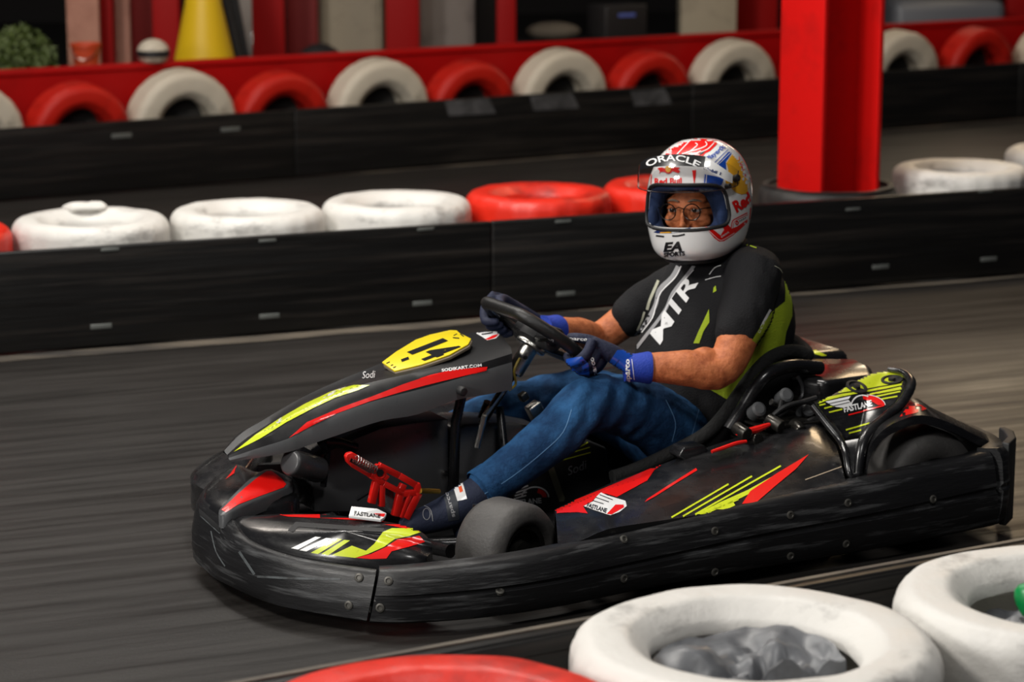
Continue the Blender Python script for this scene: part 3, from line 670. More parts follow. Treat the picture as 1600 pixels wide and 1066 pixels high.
# bolts on the bumpers
BOLT = mat('dull_bolt_steel', (0.10, 0.095, 0.085), 0.5, metal=0.6)
for tgt, pts in ((front_bumper, [(561, 903), (545, 946)]), (side_bumper, [(607, 908), (594, 950), (781, 924), (975, 843), (975, 904), (1117, 830), (1117, 894), (1235, 805), (1235, 869), (1325, 786), (1322, 850), (1458, 780)])):
    for px, py in pts:
        h = cast(px, py, [bvh(tgt)])
        if h:
            p = KI @ h[0]; n = (KI.to_3x3() @ h[1]).normalized(); n = n if n.dot(KI.to_3x3() @ ray(px, py)) < 0 else -n
            kb('bolt', MB().lathe(p, [(0.0095, -0.004), (0.0095, 0.002), (0.0075, 0.003), (0.0055, 0.0032), (0.0045, 0.001), (0.0005, 0.001)], axis=n, n=14), BOLT, tgt)
# nose slot
S = Sticker(); S.poly([(311, 794), (343, 822), (345, 832), (312, 804)])
stick('slot', S, MATTE, front_bumper, [front_bumper], off=0.001)
S = Sticker(); S.line([(313, 806), (344, 834)], 1.6); S.line([(374, 862), (398, 898)], 4); S.line([(402, 901), (462, 904), (532, 905)], 3.5); S.line([(330, 830), (338, 862), (352, 885)], 2)
S2 = mat('scraped_plastic', (0.09, 0.10, 0.105), 0.5, dirt=(0.03, 0.03, 0.03), dirt_scale=30, dirt_amt=0.6)
stick('scrape', S, S2, front_bumper, [front_bumper], off=0.0008)
# --- floor tray and chassis tubes
def outline_prism(pts, z0, z1): return MB().prism([V((x, y, z0)) for x, y in pts], V((0, 0, 1)), z1 - z0)
kb('floor_tray', outline_prism([(0.78, -0.30), (0.80, 0.25), (0.70, 0.40), (0.42, 0.36), (0.1, 0.36), (-0.1, 0.36), (-0.3, 0.30), (-0.3, -0.36), (0.1, -0.36), (0.55, -0.40), (0.70, -0.36)], 0.035, 0.042), MATTE)
for s_ in (-1, 1):
    kb('chassis_tube', MB().tube([(0.80, 0.16 * s_, 0.06), (0.5, 0.2 * s_, 0.055), (0.1, 0.33 * s_, 0.055), (-0.35, 0.33 * s_, 0.055), (-0.86, 0.28 * s_, 0.06)], 0.016, n=12, sm=6), BLKMET)
kb('chassis_tube', MB().tube([(0.46, -0.36, 0.08), (0.52, -0.1, 0.062), (0.52, 0.1, 0.062), (0.46, 0.36, 0.08)], 0.016, n=12, sm=5), BLKMET)
kb('rear_axle', MB().tube([(-0.69, -0.58, 0.14), (-0.69, 0.58, 0.14)], 0.02, n=16), STEEL)
for s_ in (-1, 1):
    kb('bumper_bracket', MB().tube([(-0.80, 0.3 * s_, 0.08), (-0.94, 0.3 * s_, 0.09)], 0.014, n=10).tube([(0.3, 0.33 * s_, 0.07), (0.3, 0.62 * s_, 0.07)], 0.014, n=10).tube([(-0.3, 0.33 * s_, 0.07), (-0.3, 0.62 * s_, 0.07)], 0.014, n=10), BLKMET)
# --- wheels
def wheel(c, R, wd, name, steer=0.0, lab=None, inner=0.058):
    c = V(c); ax = Matrix.Rotation(steer, 3, 'Z') @ V((0, 1, 0))
    h = wd / 2
    prof = [(inner, -h * 0.8), (inner + 0.015, -h), (R - 0.028, -h), (R - 0.008, -h * 0.86), (R, -h * 0.6), (R + 0.001, 0), (R, h * 0.6), (R - 0.008, h * 0.86), (R - 0.028, h), (inner + 0.015, h), (inner, h * 0.8)]
    t = kb(name, MB().lathe(c, prof, axis=ax, n=64, closedprof=True), RUBBER, ang=50)
    hub = kb('wheel_rim', MB().lathe(c, [(inner + 0.003, -h * 0.86), (inner + 0.004, h * 0.86), (inner - 0.006, h * 0.8), (inner - 0.010, h * 0.45), (0.03, h * 0.35), (0.024, h * 0.78), (0.0005, h * 0.80)], axis=ax, n=40), ENGM, t, ang=30)
    q = ax.to_track_quat('Z', 'Y').to_matrix()
    for k in range(5):
        a = 2 * PI * k / 5; p = c + q @ V((0.04 * math.cos(a), 0.04 * math.sin(a), h * 0.42)); kb('wheel_nut', MB().lathe(p, [(0.006, -0.004), (0.006, 0.006), (0.0005, 0.006)], axis=ax, n=6), STEEL, t)
    return t
wheel((0.385, 0.480, 0.108), 0.107, 0.135, 'front_wheel', steer=math.radians(18))
wheel((0.385, -0.480, 0.108), 0.107, 0.135, 'front_wheel', steer=math.radians(20))
wheel((-0.69, 0.512, 0.136), 0.132, 0.17, 'rear_wheel')
wheel((-0.69, -0.50, 0.136), 0.132, 0.17, 'rear_wheel')
for s_ in (-1, 1):
    kb('stub_axle', MB().tube([(0.385, 0.31 * s_, 0.121), (0.385, 0.44 * s_, 0.121)], 0.014, n=12).tube([(0.39, 0.35 * s_, 0.07), (0.375, 0.34 * s_, 0.17)], 0.018, n=12), ENGM)
kb('tie_rod', MB().tube([(0.34, 0.33, 0.11), (0.26, 0.04, 0.12)], 0.006, n=8).tube([(0.34, -0.33, 0.11), (0.26, -0.04, 0.12)], 0.006, n=8), STEEL)
# --- lower nose cowl with three humps
def dome(outl, apex, z0=None, h=0.04, rings=8, k=4, flat=1.6, skirt=0.05):
    P = sm(outl, k, loop=True); c = V(apex); mb = MB(); R = [[p - V((0, 0, skirt)) for p in P], P]
    for j in range(1, rings + 1):
        t = j / (rings + 0.6); f = (1 - (1 - t) ** flat)
        R.append([V((p.x * (1 - t) + c.x * t, p.y * (1 - t) + c.y * t, p.z * (1 - t) + c.z * t + h * math.sin(PI * min(t, 1) / 2) ** 0.6 * (1 if t < 1 else 1))) for p in P])
    mb.loft(R, cap=False); n = len(P); i0 = len(mb.v) - n
    mb.v.append(V((c.x, c.y, c.z + h))); ci = len(mb.v) - 1
    for j in range(n): mb.f.append([i0 + j, i0 + (j + 1) % n, ci]); mb.m.append(0)
    return mb
zc = 0.165
cen = [K(314, 778, z=zc), K(352, 806, z=zc), K(395, 800, z=.16), K(440, 790, z=.165), K(466, 778, z=.17), K(462, 752, z=.185), K(430, 737, z=.195), K(400, 738, z=.19), K(372, 726, z=.19), K(350, 734, z=.17)]
nose = kb('nose_cowl', dome(cen, (0.82, 0.06, 0.175), h=0.022, skirt=0.07), GLOSS, ang=60)
rdg = [K(342, 798, z=.178), K(352, 805, z=.176), K(395, 786, z=.185), K(450, 763, z=.195), K(455, 752, z=.20), K(424, 733, z=.215), K(396, 745, z=.21), K(366, 772, z=.195)]
hump = kb('nose_ridge', dome(rdg, sum(rdg, V()) / 8, h=0.014, skirt=0.03, k=3, flat=1.3), GREYP, ang=60)
S = Sticker(); S.poly([(346, 797), (353, 801), (372, 789), (405, 776), (443, 762), (447, 757), (440, 748), (424, 736), (416, 737), (398, 750), (372, 772)])
S.poly([(352, 750), (362, 738), (374, 722), (368, 733), (366, 740)])
stick('red_sticker', S, S_RED, nose, [nose, hump], maxj=0.06)
lob = [K(352, 812, z=.155), K(395, 806, z=.165), K(450, 803, z=.175), K(520, 806, z=.185), K(600, 815, z=.19), K(650, 827, z=.185), K(672, 845, z=.17), K(674, 862, z=.15), K(655, 875, z=.145), K(590, 882, z=.135), (K(520, 876, z=.137)), K(450, 864, z=.14), K(390, 842, z=.148)]
lobe = kb('front_side_cowl', dome(lob, K(540, 845, z=.172), h=0.020, skirt=0.07), GLOSS, ang=60)
lobf = [V((p.x - 0.06, -p.y + 0.05, p.z)) for p in lob][::-1]
kb('front_side_cowl', dome(lobf, (0.66, -0.36, 0.172), h=0.02, skirt=0.07), GLOSS, ang=60)
S = Sticker()
S.poly([(437, 805), (450, 801), (520, 804), (610, 813), (656, 828), (656, 824), (610, 817), (520, 811), (450, 808)], 0)
S.poly([(600, 813), (650, 824), (662, 832), (600, 820)], 0)
for a in [(455, 857, 501, 840), (468, 860, 518, 842), (486, 864, 534, 843), (502, 866, 546, 845)]:
    S.poly([(a[0], a[1]), (a[2] - 8, a[3] - 1), (a[2] + 1, a[3]), (a[0] + 11, a[1] + 2)], 2 if a[0] < 470 else 1)
S.poly([(518, 868), (550, 853), (572, 861), (585, 850), (598, 832), (612, 826), (652, 826), (658, 832), (640, 838), (618, 842), (600, 855), (575, 866), (555, 872)], 1)
S.poly([(556, 872), (580, 866), (604, 855), (622, 843), (655, 838), (664, 847), (640, 855), (612, 862), (604, 873), (580, 874)], 0, 1)
stick('sticker_graphics', S, [S_RED, S_YEL, S_WHT], lobe, [lobe])
S = Sticker(); S.poly([(450, 829), (462, 816), (600, 826), (598, 832), (466, 824), (458, 832)]); stick('recess', S, MATTE, lobe, [lobe])
# small logo plate lying above the side cowl
def plaque(name, quad, parent, z=None, y=None, x=None): return [K(px, py, x=x, y=y, z=z) for px, py in quad]
lp = kb('logo_plate', MB().prism([K(545, 806, z=.212), K(549, 791, z=.222), (K(590, 795, z=.222)), K(604, 802, z=.212), K(601, 808, z=.206), K(595, 812, z=.205)], V((0, 0, -1)), 0.006), S_WHT, bevel=0.001)
S = Sticker(); S.text('FASTLANE', (553, 805), (594, 810), 6, mi=1, bold=0.03); S.poly([(584, 802), (602, 803), (600, 808), (590, 806)], 0)
stick('lettering', S, [S_RED, S_BLK], lp, [lp], off=0.0005)
kb('logo_plate_bracket', MB().tube([K(575, 804, z=.208), K(575, 812, z=.17)], 0.008, n=8), MATTE)
# --- steering fairing
lowp = [(359, 722, .03), (413, 714, .08), (453, 706, .10), (476, 698, .105), (525, 681, .12), (595, 658, .13), (651, 648, .13), (710, 626, .13), (760, 617, .13), (800, 609, .12)]
crp = [(357, 716, .03), (405, 700, .075), (449, 686, .095), (470, 674, .10), (500, 657, .11), (577, 629, .12), (665, 606, .125), (715, 592, .125), (759, 578, .12), (800, 566, .11)]
mdp = [(356, 714, .02), (390, 686, .05), (432, 664, .06), (455, 651, .065), (495, 630, .07), (560, 603, .08), (640, 584, .09), (690, 572, .09), (745, 560, .09), (798, 543, .085)]
tpp = [(355, 712, .0), (384, 686, -.025), (420, 662, -.045), (446, 644, -.055), (485, 622, -.06), (540, 600, -.065), (600, 572, -.07), (650, 546, -.075), (712, 524, -.075), (775, 517, -.07)]
rings = []
for a, b, c_, d in zip(lowp, crp, mdp, tpp):
    A, B, M_, T = [K(q[0], q[1], y=q[2]) for q in (a, b, c_, d)]
    fb_ = V((T.x - 0.00, -B.y * 0.95, B.z)); fl_ = V((T.x - 0.01, -A.y, A.z))
    mid = (M_ + T) / 2 + V((0, 0, 0.004))
    rings.append([A, A * 0.5 + B * 0.5 + V((0, 0.003, 0)), B, B * 0.5 + M_ * 0.5 + V((0, 0.004, 0.004)), M_, mid, T, (T + fb_) / 2 + V((0, -.004, 0.006)), fb_, fl_])
R2 = []
cols = [sm([r[i] for r in rings], 4) for i in range(len(rings[0]))]
for j in range(len(cols[0])): R2.append([c_[j] for c_ in cols])
fair = MB(); nr = len(R2); npnt = len(R2[0])
for j, r in enumerate(R2): fair.v += r
for j in range(nr - 1):
    for i in range(npnt - 1):
        fair.f.append([j * npnt + i, j * npnt + i + 1, (j + 1) * npnt + i + 1, (j + 1) * npnt + i]); fair.m.append(1 if i < 2 else 0)
fair.f.append([(nr - 1) * npnt + i for i in range(npnt)]); fair.m.append(0)
SATIN = mat('satin_black_plastic', (0.009, 0.009, 0.010), 0.42, spec=0.3, dirt=(0.03, 0.03, 0.031), dirt_scale=7, dirt_amt=0.3)
fairing = kb('steering_fairing', fair, [SATIN, GREYP], solid=0.005, ang=28)
S = Sticker()
c3 = crop(280, 480, 2.857)
S.poly(c3([(490, 585), (570, 515), (720, 450), (860, 400), (1000, 345), (1120, 305), (1240, 278), (1375, 268), (1370, 284), (1230, 318), (1100, 350), (990, 380), (850, 422), (700, 477), (590, 530)]), 0)
S.poly(c3([(245, 648), (330, 580), (440, 505), (560, 435), (680, 378), (780, 350), (850, 350), (800, 372), (700, 405), (600, 452), (480, 515), (360, 590)]), 1)
S.poly(c3([(640, 410), (690, 375), (745, 358), (700, 384), (665, 402)]), 2); S.poly(c3([(430, 520), (455, 495), (470, 498), (445, 520)]), 2)
S.text('SODIKART.COM', c3([(1172, 291)])[0], c3([(1350, 266)])[0], 4.2, mi=2, bold=0.03)
S.text('Sodi', c3([(818, 322)])[0], c3([(878, 318)])[0], 11, mi=2, bold=0.0, shear=0.3)
S.poly([(1000, 0), (1001, 0), (1001, 1)], 2) if False else None
stick('sticker_graphics', S, [S_RED, S_YEL, S_WHT], fairing, [fairing], step=3, maxj=0.12, off=0.0015)
plate = c3([(905, 245), (965, 200), (1055, 145), (1120, 122), (1208, 102), (1240, 103), (1252, 115), (1303, 140), (1290, 165), (1205, 212), (1080, 255), (960, 284)])
q1, q2, q3 = K(*plate[11], y=.055), K(*plate[9], y=.075), K(*plate[4], y=-.085)
pn = (q2 - q1).cross(q3 - q1).normalized(); pn = pn if pn.z > 0 else -pn
def onp(px, py):
    o = KI @ EYE; d = KI.to_3x3() @ ray(px, py); return o + d * ((q1 - o).dot(pn) / d.dot(pn))
pl = kb('number_plate', MB().prism([onp(*q) for q in plate], -pn, 0.004), S_PLT, fairing, bevel=0.0012)
plb = kb('plate_backing', MB().prism([onp(*q) - pn * 0.0045 + V((0, 0.004, 0)) for q in plate], -pn, 0.008), mat('beige_backing', (0.25, 0.2, 0.14), 0.6), fairing, bevel=0.002)
for q in (1, 10): kb('plate_peg', MB().tube([onp(*plate[q]) * 0.8 + onp(*plate[7 if q == 1 else 4]) * 0.2 - pn * 0.008, onp(*plate[q]) * 0.8 + onp(*plate[7 if q == 1 else 4]) * 0.2 - pn * 0.04], 0.008, n=10), MATTE, fairing)
for ch, a, b in (('1', (1024, 199), (1048, 211)), ('4', (1060, 217), (1110, 242))):
    S = Sticker(); S.text(ch, c3([a])[0], c3([b])[0], 56, up=(0.93, -0.36), bold=0.035); stick('numeral', S, S_BLK, pl, [pl], off=0.0006, step=3)
S = Sticker(); S.line(c3([(992, 240), (1025, 228)]), 4.5); S.line(c3([(1222, 137), (1250, 140)]), 1.6); S.line(c3([(1225, 128), (1240, 120)]), 1.2)
S.line(c3([(1255, 120), (1270, 132)]), 1.6); S.line(c3([(925, 252), (940, 245)]), 1.4); S.line(c3([(945, 262), (955, 258)]), 1.4); S.line(c3([(955, 272), (968, 266)]), 1.4)
stick('plate_marks', S, S_BLK, pl, [pl], off=0.0006)
S = Sticker(); S.poly(c3([(1325, 118), (1355, 103), (1410, 97), (1430, 108), (1433, 122), (1415, 140), (1375, 150), (1355, 136)]), 0)
S.poly(c3([(1365, 146), (1400, 128), (1427, 122), (1412, 137), (1380, 148)]), 1, 1); S.line(c3([(1340, 114), (1370, 110), (1395, 108)]), 1.2, 2, 2); S.line(c3([(1350, 124), (1385, 119), (1400, 115)]), 1.6, 2, 2)
stick('logo', S, [S_WHT, S_RED, S_BLK], fairing, [fairing], step=3)
# bolt on the fairing side and its stays
kb('stay_knob', MB().lathe(K(722, 611, y=.14), [(0.011, -0.012), (0.011, 0.006), (0.008, 0.010), (0.0005, 0.011)], axis=(0, 1, 0), n=20), MATTE, fairing)
kb('fairing_stay', MB().tube([K(722, 615, y=.10), K(712, 660, y=.08), K(708, 790, y=.06)], 0.012, n=10), BLKMET)
kb('fairing_stay', MB().tube([K(506, 690, y=.06), K(530, 692, y=.05), K(555, 700, y=.04)], 0.012, n=10).tube([K(500, 690, y=.08), K(512, 706, y=.06), K(505, 760, y=.05)], 0.008, n=8), BLKMET)
# --- black tank and inner boxes under the fairing
def boxpx(quad, y, dep, name, m, bev=0.02, parent=None):
    P = [K(px, py, y=y) for px, py in quad]; return kb(name, MB().prism(P, V((0, -1, 0)), dep), m, parent, bevel=bev, ang=35)
tank = boxpx([(492, 800), (486, 735), (500, 712), (545, 690), (600, 668), (650, 660), (700, 655), (702, 800)], 0.03, 0.16, 'front_tank', TANK, 0.018)
boxpx([(708, 800), (710, 672), (728, 664), (800, 660), (850, 668), (870, 700), (872, 800)], 0.02, 0.15, 'rear_tank', TANK, 0.02)
S = Sticker(); S.line([(489, 722), (500, 706), (545, 683), (600, 660)], 5); stick('strap', S, mat('brown_strap', (0.05, 0.04, 0.03), 0.6), tank, [tank])
kb('tank_cap', MB().lathe(K(695, 740, y=.035), [(0.007, -0.01), (0.007, 0.004), (0.0005, 0.005)], axis=(0, 1, 0), n=14), STEEL, tank)
kb('damper', MB().tube([K(452, 722, y=.10), K(500, 735, y=.06)], 0.030, n=20), TANK, bevel=0.008)
# --- steering column, hub, wheel
N_ = V((0.6, 0, -0.8)); HC = K(841, 522, y=0.0)
kb('steering_column', MB().tube([HC + N_ * 0.035, HC + N_ * 0.42], 0.010, n=14), BLKMET)
U1 = N_.cross(V((0, 1, 0))).normalized(); U1 = U1 if U1.z > 0 else -U1; U2 = V((0, 1, 0))
sw = kb('steering_wheel', MB().tube([HC + U2 * math.cos(a) * 0.145 + U1 * (max(-0.105, min(0.118, math.sin(a) * 0.145))) - N_ * 0.0 for a in [2 * PI * k / 48 for k in range(48)]], 0.0155, n=12, loop=True), mat('wheel_rim_leather', (0.008, 0.008, 0.008), 0.42, bump=0.2, bump_scale=120), ang=60)
for k in range(3):
    a = [PI * 1.5, 0.12, PI - 0.12][k]; e = HC + U2 * math.cos(a) * 0.135 + U1 * max(-0.1, math.sin(a) * 0.14)
    kb('spoke', MB().tube([HC + N_ * 0.018, (HC + e) / 2 + N_ * 0.012, e], [0.012, 0.010, 0.008], n=10, flat=2.0, up=N_), BLKMET, sw)
kb('hub_cover', MB().lathe(HC + N_ * 0.006, [(0.034, -0.024), (0.042, -0.012), (0.042, 0.012), (0.032, 0.022), (0.0005, 0.022)], axis=N_, n=32), MATTE, sw)
kb('hub_ring', MB().lathe(HC + N_ * 0.034, [(0.037, -0.006), (0.039, -0.003), (0.039, 0.003), (0.035, 0.006), (0.0005, 0.006)], axis=N_, n=32), STEEL, sw)
bs = kb('hub_boss', MB().lathe(HC + N_ * 0.075, [(0.021, -0.035), (0.0215, 0.03), (0.019, 0.036), (0.0005, 0.036)], axis=N_, n=24), STEEL, sw)
for q in (-0.012, 0.014):
    h = cast(*[(841 - 14 - q * 420, 522 + 28 + q * 640)][0], [bvh(bs)])
    if h: kb('boss_hole', MB().lathe(KI @ h[0], [(0.0052, -0.001), (0.0052, 0.0006), (0.0003, 0.0006)], axis=(KI.to_3x3() @ h[1]), n=12), MATTE, sw)
# readout behind the wheel (centre pad) with thin bar
kb('centre_pad', MB().tube([HC - U2 * 0.08, HC + U2 * 0.085], [0.026, 0.026], n=12, flat=1.2, up=U1), MATTE, sw, bevel=0.006)
kb('rim_trim', MB().tube([HC + U2 * math.cos(a) * 0.128 + U1 * (max(-0.09, min(0.105, math.sin(a) * 0.13))) + N_ * 0.006 for a in [0.35 + 2.4 * k / 16 for k in range(17)]], 0.0035, n=8), STEEL, sw)
kb('wiring', MB().tube([K(812, 560, y=.02), K(803, 580, y=.03), K(806, 600, y=.02), K(795, 610, y=.02)], 0.003, n=6, sm=4), mat('yellow_wire', (0.35, 0.25, 0.03), 0.5), kart)
# steering support and links below the column
kb('column_support', MB().tube([HC + N_ * 0.20 + V((0, 0.03, 0)), V((0.20, 0.16, 0.06))], 0.010, n=10).tube([HC + N_ * 0.20 + V((0, -0.03, 0)), V((0.20, -0.16, 0.06))], 0.010, n=10), BLKMET)
kb('clamp', MB().box(K(838, 645, y=.06), (0.035, 0.03, 0.05), Matrix.Rotation(0.5, 3, 'Y')), STEEL, bevel=0.004)
kb('clamp', MB().box(K(818, 620, y=.05), (0.02, 0.02, 0.02), Matrix.Rotation(0.5, 3, 'Y')), ENGM, bevel=0.003)
kb('link_rod', MB().tube([K(757, 650, y=.10), K(790, 605, y=.06)], 0.007, n=8).tube([K(745, 700, y=.1), K(757, 650, y=.1)], 0.007, n=8), STEEL)
# --- red brake pedal
yp = 0.19
def tri(quads, y, th, m, name, parent=kart, bev=0.002): 
    mb = MB()
    for qd in quads: mb.prism([K(px, py, y=y) for px, py in qd], V((0, -1, 0)), th)
    return kb(name, mb, m, parent, bevel=bev)
c2 = crop(520, 600, 4.1)
brake = tri([c2([(85, 470), (95, 450), (130, 440), (165, 460), (290, 530), (280, 565), (240, 545), (120, 478), (110, 500), (250, 580), (250, 610), (130, 540), (95, 505)])], yp, 0.014, REDMET, 'brake_pedal')
def bar(a, b, wd, y, th=0.012):
    A = V((*a, 0)); B = V((*b, 0)); t = (B - A).normalized(); n = V((-t.y, t.x, 0)) * wd / 2
    return [((A + n).x, (A + n).y), ((B + n).x, (B + n).y), ((B - n).x, (B - n).y), ((A - n).x, (A - n).y)]
mb = MB()
for a, b, wd in [((262, 545), (300, 525), 14), ((300, 525), (430, 590), 26), ((430, 590), (535, 650), 26), ((245, 590), (330, 640), 22), ((330, 640), (455, 705), 24), ((455, 705), (540, 700), 26), ((540, 640), (555, 700), 26), ((460, 645), (440, 690), 24),
                 ((440, 700), (405, 850), 26), ((555, 700), (470, 865), 28), ((500, 705), (440, 860), 16), ((285, 630), (255, 770), 26), ((320, 650), (318, 790), 22), ((330, 590), (355, 610), 24)]:
    a2, b2 = c2([a])[0], c2([b])[0]; mb.prism([K(px, py, y=yp) for px, py in bar(a2, b2, wd / 4.1 * 1.6, yp)], V((0, -1, 0)), 0.013)
kb('pedal_frame', mb, REDMET, brake, bevel=0.0015)
kb('pivot_ring', MB().tube([K(*c2([(302 + 32 * math.cos(a), 568 + 36 * math.sin(a))])[0], y=yp - .003) for a in [2 * PI * k / 20 for k in range(20)]], 0.0042, n=8, loop=True), REDMET, brake)
kb('pivot_bush', MB().lathe(K(*c2([(302, 568)])[0], y=yp), [(0.008, -0.02), (0.008, 0.003), (0.0003, 0.003)], axis=(0, 1, 0), n=16), MATTE, brake)
sp = [c2([(125 + 140 * t / 120 , 470 + 78 * t / 120)])[0] for t in range(121)]
SPP = [K(px, py, y=yp - 0.006) for px, py in sp]; dS = (SPP[-1] - SPP[0]).normalized(); uS = V((0, 1, 0)); vS = dS.cross(uS).normalized()
kb('return_spring', MB().tube([p + (uS * math.cos(i * 0.5) + vS * math.sin(i * 0.5)) * 0.0085 + V((0, 0.012, 0)) for i, p in enumerate(SPP)], 0.0016, n=6), STEEL, brake)
kb('pedal_pad', MB().prism([K(*q, y=yp - 0.016) for q in c2([(310, 620), (375, 650), (395, 700), (410, 860), (360, 800), (330, 720)])], V((0, -1, 0)), 0.05), GREYP, brake, bevel=0.004)
kb('brake_rod', MB().tube([K(*c2([(560, 685)])[0], y=yp), K(*c2([(680, 690)])[0], y=yp - .02)], 0.006, n=8), mat('brass_rod', (0.5, 0.33, 0.05), 0.4, metal=1), brake)
kb('brake_rod', MB().tube([K(*c2([(150, 740)])[0], y=yp - .04), K(*c2([(280, 660)])[0], y=yp - .03)], 0.006, n=8), BLKMET, brake)
kb('throttle_pedal', MB().tube([(0.50, -0.16, 0.06), (0.48, -0.17, 0.16), (0.44, -0.17, 0.22)], 0.008, n=8).box((0.44, -0.17, 0.215), (0.02, 0.07, 0.06), Matrix.Rotation(-0.5, 3, 'Y')), REDMET, kart)
# --- centre panel under the leg with logo
cp_ = boxpx([(795, 850), (790, 760), (830, 722), (880, 700), (925, 690), (948, 700), (955, 760), (958, 850)], 0.05, 0.10, 'centre_console', MATTE, 0.006)
c6 = crop(840, 640, 4.847)
def fastlane(S, w0, up, x0, x1, arc_c, rx, ry, W_=0, R_=1, dx=0): pass
S = Sticker()
S.ring((836, 777), 22, 17, 2.2, 0, 0, 0, 180); S.ring((836, 777), 18, 14, 7, 1, 1, 0, 75)
for i in range(4): S.line([(802 + i * 2, 780 - i * 5), (822 + i, 774 - i * 5)], 2.2, 0)
S.text('FASTLANE', (795, 790), (846, 786), 8, bold=0.03, mi=0)
S.text('Sodi', c6([(232, 500)])[0], c6([(385, 440)])[0], 13, bold=0.0, shear=0.4, mi=2)
S.poly(c6([(75, 450), (115, 415), (205, 670), (200, 695), (165, 700)]), 3)
for a in [((200, 345), (380, 250)), ((210, 340), (395, 285)), ((140, 395), (400, 325))]: S.line(c6(a), 1.3, 4)
stick('sticker_graphics', S, [S_WHT, S_RED, S_GRY, mat('dull_khaki', (0.17, 0.16, 0.10), 0.5), S_YEL], cp_, [cp_], step=4)
# --- side pod (near), mirrored plain one on the far side
inn_ = [(866, 797), (900, 781), (950, 757), (1010, 735), (1065, 714), (1120, 694), (1175, 676), (1230, 655), (1272, 655), (1300, 690)]
out_ = [(872, 852), (905, 846), (950, 827), (1010, 817), (1070, 808), (1130, 797), (1180, 787), (1230, 777), (1280, 768), (1322, 757)]
rings = []
yi = [.40, .36, .32, .30, .30, .30, .30, .31, .34, .42]
for (a, b, y_) in zip(inn_, out_, yi):
    I = K(*a, y=y_); O = K(*b, y=0.64)
    m1 = I * 0.72 + O * 0.28 + V((0, 0, 0.018)); m2 = I * 0.4 + O * 0.6 + V((0, 0, 0.016)); m3 = I * 0.15 + O * 0.85 + V((0, 0.0, 0.006))
    rings.append([V((I.x, I.y - 0.01, 0.06)), I, m1, m2, m3, O, V((O.x, O.y, 0.08))])
cols = [sm([r[i] for r in rings], 3) for i in range(7)]
P2 = MB(); P2.loft([[c_[j] for c_ in cols] for j in range(len(cols[0]))], closed=False, cap=False)
pod = kb('side_pod', P2, GLOSS, solid=0.004, ang=35)
P3 = MB(); P3.loft([[V((c_[j].x, -c_[j].y, c_[j].z)) for c_ in cols] for j in range(len(cols[0]))], closed=False, cap=False)
podf = kb('side_pod', P3, GLOSS, solid=0.004, ang=35)
S = Sticker()
S.poly(c6([(5, 770), (140, 745), (240, 705), (450, 620), (700, 515), (975, 398), (885, 460), (830, 540), (600, 665), (520, 640), (470, 640), (410, 700), (345, 735), (380, 790), (300, 780), (170, 785), (5, 815)]), 0)
S.poly(c6([(810, 705), (830, 680), (1000, 570), (1200, 445), (1210, 462), (1050, 560), (900, 655)]), 0)
S.poly(c6([(480, 632), (530, 655), (665, 695), (675, 735), (620, 780), (550, 805), (430, 765), (350, 735), (420, 700), (450, 660)]), 1, 1)
S.poly(c6([(590, 725), (650, 725), (655, 745), (560, 800), (525, 795)]), 0, 2)
for a in [((470, 650), (570, 690)), ((440, 670), (540, 705)), ((420, 695), (500, 720))]: S.line(c6(a), 1.2, 3, 2)
S.text('FASTLANE', c6([(372, 742)])[0], c6([(520, 788)])[0], 6.5, mi=3, lv=3, bold=0.03)
c5 = crop(840, 680, 2.105)
for a in [((440, 272), (628, 162)), ((478, 268), (705, 136)), ((518, 262), (800, 102)), ((560, 255), (660, 212))]:
    S.line(c5(a), 2.6, 2)
S.poly(c5([(520, 262), (600, 222), (690, 182), (860, 88), (820, 122), (700, 192), (640, 222), (560, 258)]), 2)
S.poly(c5([(590, 245), (640, 215), (650, 232), (620, 246)]), 2)
S.poly(c5([(672, 228), (700, 185), (790, 125), (892, 64), (850, 112), (780, 170), (720, 222)]), 0, 1)
S.line(c5([(880, 148), (1018, 98)]), 1.5, 4); S.line(c5([(560, 62), (520, 110), (340, 220)]), 0.6, 0) if False else None
stick('sticker_graphics', S, [S_RED, S_WHT, S_YEL, S_BLK, mat('beige_edge', (0.35, 0.28, 0.2), 0.5)], pod, [pod], step=2.5, maxj=0.12)
S = Sticker(); S.poly([(812, 590), (823, 578), (850, 575), (878, 568), (880, 576), (850, 586), (830, 592)]); S.poly([(835, 564), (850, 560), (848, 563), (836, 567)])
stick('red_sticker', S, S_RED, podf, [podf], maxj=0.1)
# pod top fittings: bracket box and tubes
kb('pod_bracket', MB().prism([K(*q, y=.34) for q in c6([(1070, 360), (1110, 290), (1270, 270), (1310, 340), (1290, 460), (1240, 470)])], V((0, -1, 0)), 0.05), GLOSS, bevel=0.004)
S = Sticker(); S.poly(c6([(1235, 410), (1265, 335), (1300, 330), (1265, 415)]))
stick('red_sticker', S, S_RED, kart.children[-1], [kart.children[-1]])
for q in [((1150, 668), (1168, 680)), ((1200, 655), (1222, 668)), ((1240, 662), (1252, 676)), ((1168, 690), (1186, 688))]:
    kb('engine_fitting', MB().tube([K(*q[0], y=.36), K(*q[1], y=.40)], 0.016, n=14), ENGM, bevel=0.003)
c1 = crop(1160, 540, 5.33)
red1 = kb('red_rail', MB().tube([K(*p, y=.38) for p in c1([(-50, 732), (20, 718), (110, 700), (180, 675), (235, 655)])], [0.005, 0.007, 0.009, 0.007, 0.004], n=8, sm=4), REDMET)
kb('red_rail', MB().tube([K(*p, y=.42) for p in [(1112, 706), (1130, 700), (1150, 693), (1166, 690)]], [0.004, 0.005, 0.005, 0.004], n=8, sm=3), REDMET)
